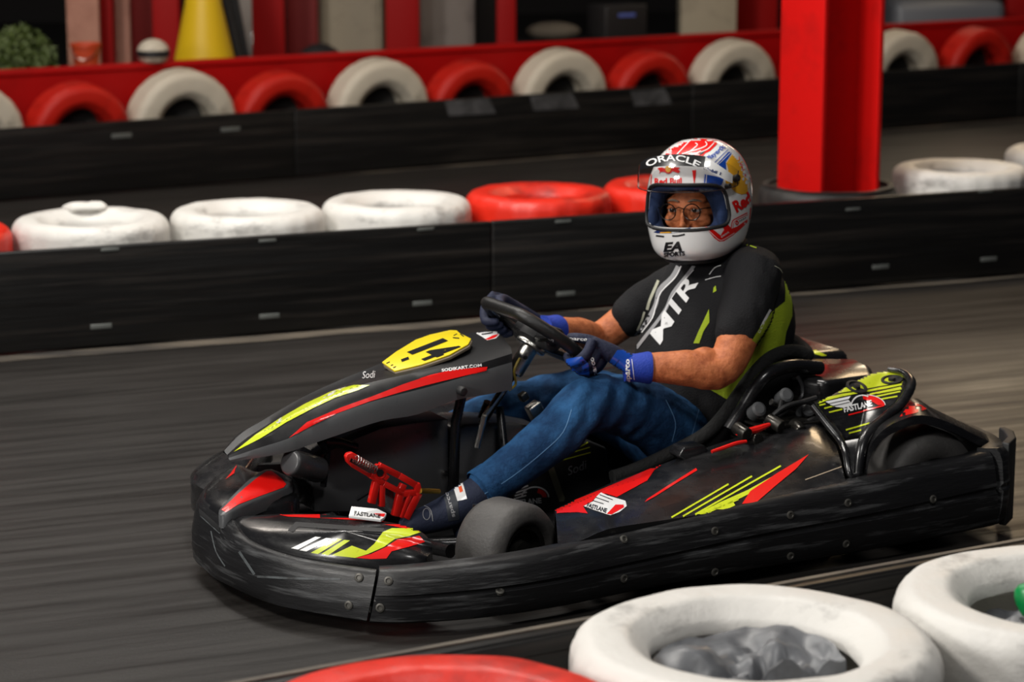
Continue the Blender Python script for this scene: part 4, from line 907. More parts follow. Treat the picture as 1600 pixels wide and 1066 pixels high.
# --- seat
rimp = [(957, 746), (985, 737), (1020, 722), (1060, 702), (1100, 680), (1126, 655), (1150, 622), (1175, 588), (1200, 562), (1225, 550), (1246, 549), (1262, 554)]
near_rim = [K(px, py, y=.215) for px, py in rimp]
far_rim = [V((p.x, -p.y, p.z)) for p in near_rim]
seat = MB(); rings = []
for j, (a, b) in enumerate(zip(near_rim, far_rim)):
    low = max(0.045, a.z - ipl(j, [0, 3, 7, 11], [0.10, 0.15, 0.20, 0.10])); bx = ipl(j, [0, 4, 8, 11], [0.02, -0.02, -0.10, -0.14])
    r = []
    for k in range(13):
        t = PI * k / 12; r.append(V((a.x + bx * math.sin(t), a.y * math.cos(t) * 1.0 if abs(math.cos(t)) > 0.99 else a.y * (abs(math.cos(t)) ** 0.45) * (1 if math.cos(t) > 0 else -1), a.z - (a.z - low) * (math.sin(t) ** 0.5))))
    rings.append(r)
seat.loft(rings, closed=False, cap=False)
seato = kb('seat', seat, MATTE, solid=-0.006, ang=60)
rim_loop = near_rim + [V((near_rim[-1].x - 0.03, 0.12, near_rim[-1].z + 0.01)), V((near_rim[-1].x - 0.04, 0, near_rim[-1].z + 0.012)), V((near_rim[-1].x - 0.03, -0.12, near_rim[-1].z + 0.01))] + far_rim[::-1]
kb('padded_rim', MB().tube(rim_loop, 0.0165, n=12, sm=4), FOAM, seato, ang=60)
# glossy tubular seat stay beside the seat
kb('seat_stay', MB().tube([K(1140, 672, y=.27), K(1160, 640, y=.27), K(1185, 600, y=.28), K(1208, 580, y=.28), K(1240, 572, y=.27), K(1280, 575, y=.24)], 0.017, n=14, sm=5), GLOSS)
kb('seat_stay', MB().tube([K(1246, 588, y=.30), K(1254, 605, y=.31), K(1250, 625, y=.32), K(1225, 640, y=.33)], 0.005, n=8, sm=4), BLKMET)
# --- engine block and fittings between seat and rear wheel
eng = thing_e = kb('engine', MB().box((-0.52, 0.30, 0.15), (0.22, 0.16, 0.20)).box((-0.46, 0.30, 0.22), (0.12, 0.12, 0.10)).box((-0.60, 0.28, 0.26), (0.14, 0.12, 0.08)), ENGM, bevel=0.012)
for k in range(7):
    kb('cooling_fin', MB().box((-0.44, 0.30, 0.17 + k * 0.016), (0.16, 0.15, 0.005)), ENGM, eng)
kb('spark_lead', MB().tube([(-0.38, 0.34, 0.27), (-0.42, 0.36, 0.31), (-0.50, 0.35, 0.31), (-0.54, 0.34, 0.27)], 0.006, n=8, sm=5), MATTE, eng)
kb('chrome_bolt', MB().tube([K(1205, 628, y=.33), K(1217, 634, y=.33)], [0.008, 0.005], n=10), STEEL, eng)
for a in [(1185, 640), (1228, 618), (1262, 640), (1232, 690), (1285, 668)]:
    p = K(*a, y=.33); kb('engine_cap', MB().lathe(p, [(0.018, -0.03), (0.018, 0.004), (0.012, 0.008), (0.0005, 0.008)], axis=(0.1, 0.8, 0.5), n=16), GREYP, eng, ang=30)
for pts, r in [([(1215, 650), (1245, 632), (1275, 622)], 0.007), ([(1195, 668), (1215, 648), (1222, 625)], 0.006), ([(1240, 690), (1262, 660), (1300, 650)], 0.008)]:
    kb('hose', MB().tube([K(*q, y=.35) for q in pts], r, n=8, sm=4), MATTE, eng)
# exhaust / air box cover on the far side behind the seat
ab = kb('engine_top_cover', MB().prism([K(*q, z=.345) for q in [(1232, 588), (1262, 560), (1340, 560), (1362, 572), (1368, 585), (1330, 590), (1290, 596)]], V((0, 0, -1)), 0.06), GLOSS, bevel=0.014)
ab2 = kb('air_box', MB().box((-0.72, -0.10, 0.27), (0.24, 0.30, 0.16)), GLOSS, bevel=0.03)
S = Sticker(); S.poly([(1262, 550), (1275, 547), (1292, 556), (1284, 557)]); r_ = stick('lime_sticker', S, S_YEL, ab2, [ab2, ab], maxj=0.3)
kb('rear_frame', MB().box((-0.72, 0.02, 0.17), (0.3, 0.5, 0.06)), MATTE, bevel=0.01)
# --- rear pod cover (lime and black) and wheel fender
cq = [(1276, 632), (1300, 618), (1335, 597), (1362, 584), (1392, 581), (1412, 588), (1418, 600), (1404, 622), (1378, 646), (1352, 668), (1340, 682), (1322, 684), (1300, 658)]
yy = [.44, .42, .38, .36, .36, .40, .44, .48, .50, .50, .50, .50, .47]
cv = [K(px, py, y=y_) for (px, py), y_ in zip(cq, yy)]
cover = kb('rear_cover', dome(cv, sum(cv, V()) / len(cv), h=0.006, skirt=0.012, k=3), GLOSS, ang=40)
rimc = [K(*q, y=y_) for q, y_ in [((1270, 634), .45), ((1292, 662), .49), ((1314, 690), .53), ((1322, 712), .57), ((1328, 742), .60), ((1336, 744), .60), ((1345, 738), .60)]]
kb('rear_cover_edge', MB().tube(rimc, 0.0085, n=10, sm=4), GLOSS)
edge2 = [((1388, 577), .36), ((1412, 583), .40), ((1424, 600), .46), ((1410, 628), .50), ((1384, 652), .53), ((1358, 675), .56), ((1346, 702), .58), ((1340, 742), .60)]
kb('rear_cover_edge', MB().tube([K(*q, y=y_) for q, y_ in edge2], [0.006, 0.009, 0.012, 0.012, 0.012, 0.014, 0.014, 0.010], n=12, sm=4), GLOSS)
web = MB(); A_ = [((1316, 690), .53), ((1322, 712), .57), ((1330, 742), .60)]; B_ = [((1350, 684), .56), ((1346, 702), .58), ((1342, 742), .60)]
web.loft([[K(*q, y=y_) for q, y_ in A_], [K(*q, y=y_) for q, y_ in B_]], closed=False, cap=False); kb('cover_web', web, GLOSS, solid=0.004)
S = Sticker()
S.poly(c1([(795, 400), (830, 350), (920, 295), (1030, 240), (1110, 212), (1200, 215), (1290, 235), (1335, 262), (1335, 310), (1180, 335), (1000, 368)]), 0)
S.poly(c1([(615, 475), (680, 440), (830, 405), (1000, 380), (1180, 345), (1330, 318), (1325, 335), (1180, 365), (1000, 395), (840, 425), (700, 460), (640, 485)]), 0)
for a in [((640, 500), (690, 488)), ((680, 525), (760, 505)), ((720, 558), (830, 532)), ((1060, 410), (1320, 352)), ((1110, 428), (1315, 385)), ((1150, 450), (1290, 425)), ((860, 705), (1060, 648)), ((885, 732), (990, 705)), ((1120, 400), (1325, 362))]:
    S.line(c1(a), 2.3, 0)
S.poly(c1([(690, 470), (900, 425), (880, 455), (920, 500), (840, 520), (780, 515), (730, 495)]), 1, 1)
for a in [((700, 492), (890, 450)), ((740, 510), (890, 475))]: S.line(c1(a), 1.0, 3, 2)
S.ring(c1([(1000, 505)])[0], 19, 17, 2.0, 1, 2, 60, 170); S.poly(c1([(1000, 420), (1080, 415), (1160, 450), (1190, 500), (1130, 500), (1080, 470), (1005, 450)]), 2, 1)
S.ring(c1([(1000, 505)])[0], 36, 17.5, 1.1, 1, 3, 2, 80); S.poly(c1([(910, 500), (930, 460), (985, 455), (1010, 480), (990, 500)]), 3, 1)
S.text('FASTLANE', c1([(845, 560)])[0], c1([(1085, 507)])[0], 9, mi=1, lv=4, bold=0.035)
S.text('KARTING CENTRE', c1([(880, 588)])[0], c1([(1180, 510)])[0], 3.0, mi=2, lv=3, bold=0.01) if False else S.line(c1([(880, 582), (1180, 505)]), 2.0, 2, 3)
stick('sticker_graphics', S, [S_YEL, S_WHT, S_RED, S_BLK], cover, [cover], step=2.5, off=0.001, maxj=0.1)
for q in ((950, 352), (1245, 292)):
    h = cast(*c1([q])[0], [bvh(cover)])
    if h: kb('fuel_cap', MB().lathe(KI @ h[0] + V((0, 0, 0.001)), [(0.026, -0.004), (0.026, 0.003), (0.02, 0.004), (0.018, 0.0), (0.009, 0.0), (0.008, 0.007), (0.0005, 0.008)], axis=(KI.to_3x3() @ (h[1] if h[1].z > 0 else -h[1])), n=28), MATTE, cover, ang=30)
# fender sweeping over the rear wheel
fo = [((1350, 742), .60), ((1359, 700), .60), ((1379, 673), .60), ((1410, 656), .60), ((1440, 649), .60), ((1480, 659), .60), ((1524, 680), .58), ((1562, 698), .56)]
fi = [((1338, 738), .56), ((1348, 700), .54), ((1364, 672), .52), ((1400, 645), .48), ((1428, 622), .42), ((1460, 640), .40), ((1510, 664), .42), ((1556, 686), .46)]
fm = MB(); O_ = [K(*q, y=y_) for q, y_ in fo]; I_ = [K(*q, y=y_) for q, y_ in fi]
O_, I_ = sm(O_, 4), sm(I_, 4)
fm.loft([[o_ + V((0, 0.004, -0.02)), o_, o_ * 0.5 + i_ * 0.5 + V((0, 0, 0.008)), i_] for o_, i_ in zip(O_, I_)], closed=False, cap=False)
fender = kb('rear_fender', fm, GLOSS, solid=0.005, ang=40)
S = Sticker(); S.poly(c1([(1310, 595), (1350, 545), (1400, 468), (1492, 500), (1535, 530), (1440, 565)])); stick('red_sticker', S, S_RED, fender, [fender])
#@@PERSON
# ------------------------------------------------------------------ the driver
PB = V((-0.36, 0.0, 0.06)); PM = KM @ Matrix.Translation(PB)
person = thing('person', 'person in a white graphic helmet, black and lime shirt, jeans and gloves, driving the kart', 'person', PM)
def pb(name, mb, mats, parent=None, **k): return build(name, mb, mats, parent or person, frame=KM, **k)
def limb(mb, pts, n=18, k=4, flat=1.0, up=None):
    P = [V(p[0]) for p in pts]; r = [p[1] for p in pts]; mb.tube(P, r, n=n, sm=k, flat=flat, up=up)
    mb.ell(P[0], (r[0],) * 3, nu=16, nv=10); mb.ell(P[-1], (r[-1],) * 3, nu=16, nv=10); return mb
def oval(c, spine, rx, ry, n=28, p=2.3):
    s_ = V(spine).normalized(); y = V((0, 1, 0)); x = y.cross(s_).normalized(); out = []
    for k in range(n):
        a = 2 * PI * k / n; ca_, sa_ = math.cos(a), math.sin(a)
        out.append(V(c) + x * (abs(ca_) ** (2 / p) * (1 if ca_ > 0 else -1) * rx) + y * (abs(sa_) ** (2 / p) * (1 if sa_ > 0 else -1) * ry))
    return out
def torso(mb, g=0.0, top=True):
    T = [((-0.345, 0, 0.105), (-.3, 0, 1), .100, .150), ((-0.365, 0, 0.17), (-.3, 0, 1), .134, .170), ((-0.395, 0, 0.24), (-.35, 0, 1), .156, .176), ((-0.425, 0, 0.32), (-.35, 0, 1), .163, .182), ((-0.458, 0, 0.40), (-.35, 0, 1), .163, .186),
         ((-0.482, 0, 0.48), (-.25, 0, 1), .155, .188), ((-0.485, 0, 0.54), (-.1, 0, 1), .132, .184), ((-0.476, 0, 0.585), (0, 0, 1), .102, .160), ((-0.462, 0, 0.615), (.1, 0, 1), .076, .115), ((-0.452, 0, 0.64), (.2, 0, 1), .06, .075)]
    rr = [oval(c, s_, rx + g, ry + g) for c, s_, rx, ry in T]
    cols = [sm([r[i] for r in rr], 3) for i in range(len(rr[0]))]
    return mb.loft([[c_[j] for c_ in cols] for j in range(len(cols[0]))])
# joints, placed on the photo's arm and leg lines
LS, LE, LWr = K(1178, 428, y=.165), K(1130, 576, y=.27), K(1000, 574, y=.20)
LM = K(1164, 490, y=.225); LF = K(1072, 575, y=.245)
RS, RE, RW = K(1052, 452, y=-.165), K(938, 527, y=-.25), K(862, 514, y=-.175)
RM = K(1004, 480, y=-.215); RF = K(905, 520, y=-.22)
LHip, LTh, LKn, LSh, LSh2, LHem = K(1072, 690, y=.105), K(1005, 645, y=.135), K(925, 632, y=.165), K(862, 683, y=.17), K(805, 728, y=.17), K(752, 766, y=.17)
RHip, RTh, RKn, RShn, RHem = V((LHip.x, -LHip.y, LHip.z)), V((-0.19, -.125, .25)), K(842, 628, y=-.14), K(745, 660, y=-.14), V((0.36, -.14, .14))
# helmet frame
YAW = math.radians(24); HP = K(1094, 312, y=0.0)
fw = V((-math.sin(YAW), -math.cos(YAW), 0)); rotp = math.radians(3)
lw = V((0, 0, 1)).cross(fw).normalized(); uw = V((0, 0, 1)); fw2 = (fw * math.cos(rotp) + uw * math.sin(rotp)).normalized(); uw2 = fw2.cross(lw).normalized()
roll = math.radians(3.0); lr = (lw * math.cos(roll) + uw2 * math.sin(roll)); ur = fw2.cross(lr)
HMw = Matrix((fw2, lr, ur)).transposed().to_4x4(); HMw.translation = KM @ HP
def hk(f, l, u): return KI @ (HMw @ V((f, l, u)))     # helmet coordinates -> kart coordinates
def hb(name, mb, mats, parent, **k): return build(name, mb, mats, parent, frame=HMw, **k)
# --- body: one continuous surface
bd_ = MB(); torso(bd_, -0.014)
limb(bd_, [(LS, .050), (LM, .052), (LE, .043), (LF, .044), (LWr, .030)])
limb(bd_, [(RS, .050), (RM, .047), (RE, .040), (RF, .039), (RW, .029)])
bd_.ell(K(1128, 590, y=.275), (.022, .022, .022)); bd_.ell(K(1100, 570, y=.25), (.046, .04, .042))
limb(bd_, [(V((-0.452, 0, 0.60)), .055), (hk(-0.03, 0, -0.12), .052), (hk(-0.01, 0, -0.03), .05)])
limb(bd_, [(LHip, .07), (LTh, .062), (LKn, .046), (LSh2, .040), (LHem, .032)]); limb(bd_, [(RHip, .07), (RTh, .062), (RKn, .046), (RShn, .040), (RHem, .03)])
FL, FU = -0.008, -0.011
def hell(mb, f, l, u, r, rot=None): mb.ell(hk(f, l + FL, u + FU), r, rot=(KI.to_3x3() @ HMw.to_3x3()) @ (rot or Matrix.Identity(3)), nu=24, nv=16)
hell(bd_, 0.005, 0, 0.0, (.094, .074, .100)); hell(bd_, 0.025, 0, -0.055, (.068, .060, .055))
for s_ in (-1, 1):
    hell(bd_, 0.077, 0.028 * s_, 0.017, (.018, .026, .010)); hell(bd_, 0.068, 0.036 * s_, -0.032, (.022, .024, .022))
hell(bd_, 0.095, 0, -0.022, (.016, .0075, .028), Matrix.Rotation(-0.35, 3, 'Y')); hell(bd_, 0.106, 0, -0.042, (.014, .0095, .0105))
for s_ in (-1, 1): hell(bd_, 0.096, 0.011 * s_, -0.046, (.009, .006, .0065))
hell(bd_, 0.088, 0, -0.070, (.012, .026, .006)); hell(bd_, 0.086, 0, -0.080, (.012, .022, .006)); hell(bd_, 0.075, 0, -0.105, (.02, .025, .018))
def arm_hair(me):
    for v, n in zip(me.vertices, normals(me)): v.co += n * 0.0012 * noise.noise(v.co * 40)
body = pb('body', bd_, SKIN, remesh=0.0042, smo=3, post=arm_hair)
FMX = HMw @ Matrix.Translation(V((0, FL, FU))); FMG = HMw @ Matrix.Translation(V((0, FL - 0.003, FU - 0.004)))
def fbld(name, mb, mats, parent, **k): return build(name, mb, mats, parent, frame=(FMG if name in ('glasses', 'lens_rim', 'lens', 'temple_arm') else FMX), **k)
# eyes with lids and brows
for s_ in (-1, 1):
    ey = fbld('eye', MB().ell((0.0865, 0.0285 * s_, -0.006), (.0125, .0135, .0100), nu=24, nv=16), EYEW, person)
    fbld('iris', MB().ell((0.0985, 0.0285 * s_ - 0.001, -0.006), (.0022, .0062, .0062), nu=18, nv=10), EYEB, ey)
    lid = [(0.0955 - 0.25 * abs(t - 0.5) * 0.04, 0.0285 * s_ + (t - 0.5) * 0.029, -0.0030 + 0.0035 * math.sin(PI * t)) for t in [k / 8 for k in range(9)]]
    lid2 = [(0.0945 - 0.25 * abs(t - 0.5) * 0.04, 0.0285 * s_ + (t - 0.5) * 0.028, -0.0085 - 0.0040 * math.sin(PI * t)) for t in [k / 8 for k in range(9)]]
    fbld('eyelid', MB().tube(lid, [.002, .0045, .0058, .0062, .0062, .0062, .0058, .0045, .002], n=8).tube(lid2, [.001, .002, .0025, .0028, .003, .0028, .0025, .002, .001], n=8), SKIN, ey)
    fbld('eyebrow', MB().tube([(0.099, 0.012 * s_, 0.014), (0.099, 0.028 * s_, 0.018), (0.088, 0.044 * s_, 0.014)], [.0016, .003, .0015], n=8, sm=3), HAIR, person)
fbld('hair', MB().tube([(0.05, -0.072, 0.0), (0.045, -0.077, -0.02)], [.010, .006], n=10).tube([(0.05, 0.072, 0.0), (0.045, 0.077, -0.02)], [.010, .006], n=10), HAIR, person)
# glasses
gl = fbld('glasses', MB().tube([(0.118, -0.010, 0.002), (0.122, 0, 0.006), (0.118, 0.010, 0.002)], 0.0012, n=8, sm=3), WIRE, person)
for s_ in (-1, 1):
    cx_ = 0.0305 * s_
    fbld('lens_rim', MB().tube([(0.119 - 0.12 * abs(cx_ + 0.0205 * math.cos(a)), cx_ + 0.0205 * math.cos(a), -0.006 + 0.0195 * math.sin(a)) for a in [2 * PI * k / 36 for k in range(36)]], 0.0015, n=8, loop=True), WIRE, gl)
    lm = MB(); lm.v = [V((0.119 - 0.12 * abs(cx_), cx_, -0.006))] + [V((0.119 - 0.12 * abs(cx_ + 0.0203 * math.cos(a)), cx_ + 0.0203 * math.cos(a), -0.006 + 0.0193 * math.sin(a))) for a in [2 * PI * k / 36 for k in range(36)]]
    lm.f = [[0, 1 + k, 1 + (k + 1) % 36] for k in range(36)]; lm.m = [0] * 36
    fbld('lens', lm, LENS, gl)
    fbld('temple_arm', MB().tube([(0.112, 0.051 * s_, 0.002), (0.108, 0.058 * s_, 0.003), (0.06, 0.074 * s_, 0.002), (0.02, 0.078 * s_, -0.002)], 0.0012, n=8), WIRE, gl)
# --- helmet shell
HPF = [(-.140, .108, -.078, .080), (-.135, .130, -.092, .094), (-.116, .150, -.108, .108), (-.080, .158, -.124, .117), (-.045, .160, -.138, .122), (0, .152, -.147, .124), (.04, .140, -.147, .122), (.075, .121, -.137, .112), (.107, .096, -.117, .096), (.130, .066, -.088, .072), (.145, .034, -.054, .044), (.149, .008, -.022, .014)]
def shell(off=0.0, k=4, n=72, dent=True):
    rr = []
    for u, af, ab, b in HPF:
        ring = []
        for i in range(n):
            a = 2 * PI * i / n; ca_, sa_ = math.cos(a), math.sin(a); A = (af if ca_ > 0 else -ab) + off; B_ = b + off; c0_ = 0.0
            pw = 2.25 if ca_ > 0 else 2.1
            ring.append(V((abs(ca_) ** (2 / pw) * (1 if ca_ > 0 else -1) * A, abs(sa_) ** (2 / pw) * (1 if sa_ > 0 else -1) * B_, u + (off if u > 0.1 else 0) + 0.052 * (((1 - ca_) / 2) ** 1.5) * min(1, max(0, (-u - 0.01) / 0.13)))))
        rr.append(ring)
    cols = [sm([r[i] for r in rr], k) for i in range(n)]
    return [[c_[j] for c_ in cols] for j in range(len(cols[0]))]
def shell_mb(off=0.0, th=0.014):
    rs = shell(off); mb = MB(); inner = []
    for r in rs:
        c_ = sum(r, V()) / len(r); inner.append([c_ + (v - c_) * (1 - th / max(0.03, (v - c_).length)) - V((0, 0, th if c_.z > 0.09 else 0)) for v in r])
    m = [r for r in rs]; allr = inner[::-1] + m; mb.loft(allr); return mb
def cut(o, poly, half, frame):
    """cut a rounded opening, its outline in the side view (f, u), right through the shell"""
    cm = MB(); P = [V((f, -half, u)) for f, u in poly]; cm.prism(P, V((0, 1, 0)), 2 * half)
    c_ = build('cutter', cm, MATTE, None, frame=frame); md = o.modifiers.new('b', 'BOOLEAN'); md.operation = 'DIFFERENCE'; md.object = c_; md.solver = 'EXACT'
    # bring the cutter into the shell's own space
    c_.matrix_world = Matrix.Identity(4); o.parent = None; o.matrix_world = PM; bpy.context.view_layer.update(); apply(o); o.parent = person; o.matrix_world = PM; o.matrix_basis = Matrix.Identity(4)
    bpy.data.objects.remove(c_)
def roundpoly(pts, r, k=6):
    out = []; n = len(pts)
    for i in range(n):
        p = V((*pts[i], 0)); a = V((*pts[i - 1], 0)); b = V((*pts[(i + 1) % n], 0)); rr = r[i] if isinstance(r, list) else r
        p0 = p + (a - p).normalized() * rr; p1 = p + (b - p).normalized() * rr
        for j in range(k + 1):
            t = j / k; q = p0 * (1 - t) ** 2 + p * 2 * t * (1 - t) + p1 * t * t; out.append((q.x, q.y))
    return out
helmet = hb('helmet', shell_mb(0.0, 0.006), HELM, person, ang=50)
cut(helmet, roundpoly([(0.3, -0.060), (0.3, 0.046), (0.098, 0.046), (0.086, -0.052)], [0.001, 0.001, 0.030, 0.034]), 0.2, HMw)
shade(helmet.data, 30)
def pad(f0, f1, u, r): pass
liner = hb('helmet_lining', shell_mb(-0.0055, 0.030), LINER, person, ang=50)
cut(liner, roundpoly([(0.3, -0.074), (0.3, 0.034), (0.102, 0.034), (0.088, -0.056)], [0.001, 0.001, 0.022, 0.026]), 0.2, HMw)
liner.parent = helmet
for s_ in (-1, 1): hb('cheek_pad', MB().ell((0.056, 0.088 * s_, -0.035), (.052, .020, .045), nu=24, nv=14), LINER, helmet)
# lower edge trim
rs = shell(0.001); er = rs[1]
hb('lower_trim', MB().tube([v + V((0, 0, -0.002)) for v in rs[0]], 0.005, n=8, loop=True), MATTE, helmet)
c7 = crop(960, 190, 4.44)
HS = Sticker()
RED_, WH_, NV_, BL_, AM_, BK_ = 0, 1, 2, 3, 4, 5
# crown red field with white lines
HS.poly(c7([(282, 240), (330, 190), (385, 150), (450, 118), (530, 98), (620, 95), (700, 103), (730, 122), (742, 132), (700, 170), (665, 205), (630, 222), (605, 255), (590, 268), (480, 236), (380, 228)]), RED_)
for a in [[(300, 222), (370, 185), (420, 135), (470, 112)], [(390, 215), (400, 170), (440, 140), (520, 118)], [(430, 235), (480, 180), (530, 130), (560, 110)], [(470, 225), (520, 210), (575, 165), (560, 150)], [(500, 215), (590, 190), (640, 165), (630, 140)],
          [(560, 128), (620, 118), (650, 135), (700, 128)], [(600, 215), (650, 190), (690, 150)], [(340, 200), (355, 215), (400, 222)], [(520, 235), (560, 225), (600, 205)]]:
    HS.line(c7(a), 1.5, WH_, 1)
HS.poly(c7([(580, 225), (630, 205), (615, 222), (600, 232)]), BK_, 2)
# brow
HS.poly(c7([(300, 325), (330, 318), (350, 326), (372, 312), (392, 325), (420, 318), (458, 322), (440, 335), (458, 345), (445, 360), (425, 352), (405, 345), (385, 362), (368, 362), (345, 350), (325, 350), (312, 362), (318, 345)]), RED_, 1)
HS.ring(c7([(375, 330)])[0], 4.2, 5.6, 4.0, AM_, 2)
HS.text('Red Bull', c7([(280, 436)])[0], c7([(468, 434)])[0], 9.2, mi=RED_, bold=0.035)
HS.poly(c7([(258, 325), (264, 325), (258, 430), (252, 440)]), RED_, 1); HS.poly(c7([(540, 340), (568, 338), (552, 432)]), RED_, 1); HS.poly(c7([(566, 338), (568, 338), (558, 430), (555, 430)]), RED_, 1)
HS.poly(c7([(622, 365), (700, 380), (760, 395), (742, 440), (700, 452), (612, 448)]), BL_); HS.line(c7([(640, 368), (632, 448)]), 1.2, WH_, 1); HS.line(c7([(625, 364), (616, 448)]), 0.8, WH_, 1)
HS.poly(c7([(246, 445), (330, 440), (340, 456), (246, 462)]), NV_, 1); HS.line(c7([(252, 452), (325, 450)]), 1.6, AM_, 2)
# temple panel: blue band and amber field
HS.poly(c7([(690, 318), (820, 178), (838, 186), (800, 240), (772, 280), (775, 345), (760, 355), (735, 345)]), BL_); HS.line(c7([(668, 312), (745, 235), (812, 172)]), 0.9, BL_, 1); HS.line(c7([(700, 318), (832, 190)]), 0.8, WH_, 1)
HS.poly(c7([(775, 290), (800, 250), (840, 205), (858, 198), (875, 228), (888, 285), (925, 330), (940, 400), (935, 465), (915, 500), (880, 506), (840, 492), (800, 455), (770, 425), (765, 380), (790, 340)]), AM_, 1)
HS.poly(c7([(858, 222), (880, 225), (905, 250), (915, 290), (935, 320), (948, 375), (925, 395), (905, 380), (890, 340), (870, 300), (862, 260)]), RED_, 2)
for a in [(890, 400), (910, 425), (895, 350), (925, 400), (935, 380), (900, 320)]: HS.ring(c7([a])[0], 1.6, 2.6, 1.5, WH_, 3)
# side lettering and lower side graphics
HS.text('Red Bull', c7([(845, 630)])[0], c7([(1085, 470)])[0], 17, mi=RED_, lv=2, bold=0.045, up=(-0.42, -0.9))
HS.poly(c7([(826, 590), (836, 574), (840, 588), (836, 602)]), BK_, 1)
HS.poly(c7([(622, 722), (650, 722), (700, 760), (735, 790), (760, 750), (742, 712), (752, 686), (790, 718), (812, 742), (850, 728), (935, 668), (940, 600), (948, 596), (940, 680), (880, 740), (820, 790), (758, 830), (725, 832), (690, 806)]), RED_)
HS.line(c7([(640, 742), (700, 800), (730, 822), (762, 815), (830, 772)]), 0.8, WH_, 1)
HS.line(c7([(640, 722), (690, 752), (738, 788)]), 0.6, WH_, 1)
HS.line(c7([(808, 740), (818, 690), (850, 668), (920, 632)]), 1.4, RED_, 1); HS.line(c7([(820, 735), (828, 700), (850, 682), (925, 645)]), 0.8, RED_, 1)
HS.text('VISIOM', c7([(860, 700)])[0], c7([(918, 668)])[0], 4.5, mi=5, bold=0.01, lv=2) if False else HS.text('\u2022\u2022\u2022\u2022', c7([(865, 700)])[0], c7([(915, 672)])[0], 4, mi=5, lv=2)
HS.ring(c7([(848, 702)])[0], 2.6, 3.2, 1.6, RED_, 2); HS.text('DRIVE', c7([(742, 806)])[0], c7([(795, 770)])[0], 2.6, mi=WH_, bold=0.02, lv=2)
# chin
HS.text('EA', c7([(340, 902)])[0], c7([(470, 893)])[0], 13.5, mi=BK_, bold=0.05, shear=0.25); HS.text('SPORTS', c7([(345, 938)])[0], c7([(490, 926)])[0], 6.2, mi=BK_, bold=0.05)
HS.poly(c7([(272, 768), (300, 752), (400, 758), (538, 735), (538, 755), (470, 768), (400, 775), (300, 776)]), NV_); HS.text('AIRFLOW', c7([(318, 777)])[0], c7([(450, 770)])[0], 2.6, mi=AM_, lv=2) if False else HS.line(c7([(318, 771), (395, 768)]), 1.8, AM_, 1); HS.line(c7([(398, 769), (450, 765)]), 1.4, WH_, 1)
HS.line(c7([(290, 792), (346, 798)]), 2.6, BK_, 1); HS.line(c7([(402, 793), (440, 793), (488, 782)]), 2.6, BK_, 1)
HS.ring(c7([(715, 684)])[0], 1.9, 1.9, 1.8, BK_, 1)
# temple lettering strips
HS.text('Player00', c7([(652, 275)])[0], c7([(775, 180)])[0], 7, mi=3, bold=0.02, lv=2)
HS.line(c7([(640, 272), (668, 300)]), 3, WH_, 1)
# black opening seal
seal_pts = [(238, 480), (300, 470), (400, 466), (560, 466), (690, 455), (745, 470), (762, 510), (752, 580), (728, 640), (690, 680), (620, 700), (500, 735), (380, 752), (300, 742), (262, 715), (255, 650), (248, 560), (238, 480)]
hs = stick('sticker_graphics', HS, [S_RED, S_WHT, S_NVY, S_BLU, S_AMB, S_BLK], helmet, [helmet], step=2.5, maxj=0.012, off=0.0006)
# seal as a real bead along the opening: nearest shell edge
cutp = roundpoly([(0.3, -0.060), (0.3, 0.046), (0.098, 0.046), (0.086, -0.052)], [0.001, 0.001, 0.030, 0.034])
def edge_at(f, u, s_):
    """width of the shell at given f,u"""
    for j in range(len(HPF) - 1):
        if HPF[j][0] <= u <= HPF[j + 1][0]:
            t = (u - HPF[j][0]) / (HPF[j + 1][0] - HPF[j][0]); af = HPF[j][1] * (1 - t) + HPF[j + 1][1] * t; b = HPF[j][3] * (1 - t) + HPF[j + 1][3] * t
            x = min(1, max(0, f / af)); return s_ * b * max(0, 1 - x ** 2.25) ** (1 / 2.25), af
arc_ = []
for u in (0.046,):
    _, af = edge_at(0, u, 1)
    for i in range(17):
        a = -PI / 2 * 0.66 + PI * 0.66 * i / 16; ca_, sa_ = math.cos(a), math.sin(a); f = ca_ ** (2 / 2.25) * af; 
        if f > 0.126: arc_.append(V((f, abs(sa_) ** (2 / 2.25) * (1 if sa_ > 0 else -1) * edge_at(0, u, 1)[0], u)))
side = [q for q in cutp if 0.05 < q[0] < 0.132]
sideL = [V((f, edge_at(f, u, 1)[0], u)) for f, u in side]
bot = []
u = -0.057; af = edge_at(0, u, 1)[1]
for i in range(25):
    a = PI / 2 * 0.9 - PI * 0.9 * i / 24; ca_, sa_ = math.cos(a), math.sin(a); f = ca_ ** (2 / 2.25) * af
    if f > 0.126: bot.append(V((f, abs(sa_) ** (2 / 2.25) * (1 if sa_ > 0 else -1) * edge_at(0, u, 1)[0], -0.0545 - 0.005 * (f - 0.12) / 0.04)))
loopp = arc_ + sideL + bot + [V((v.x, -v.y, v.z)) for v in sideL[::-1]]
hb('eyeport_seal', MB().tube([v + V((0, 0, -0.0015 if v.z < 0 else 0)) for v in loopp], 0.0044, n=8, loop=True), MATTE, helmet)
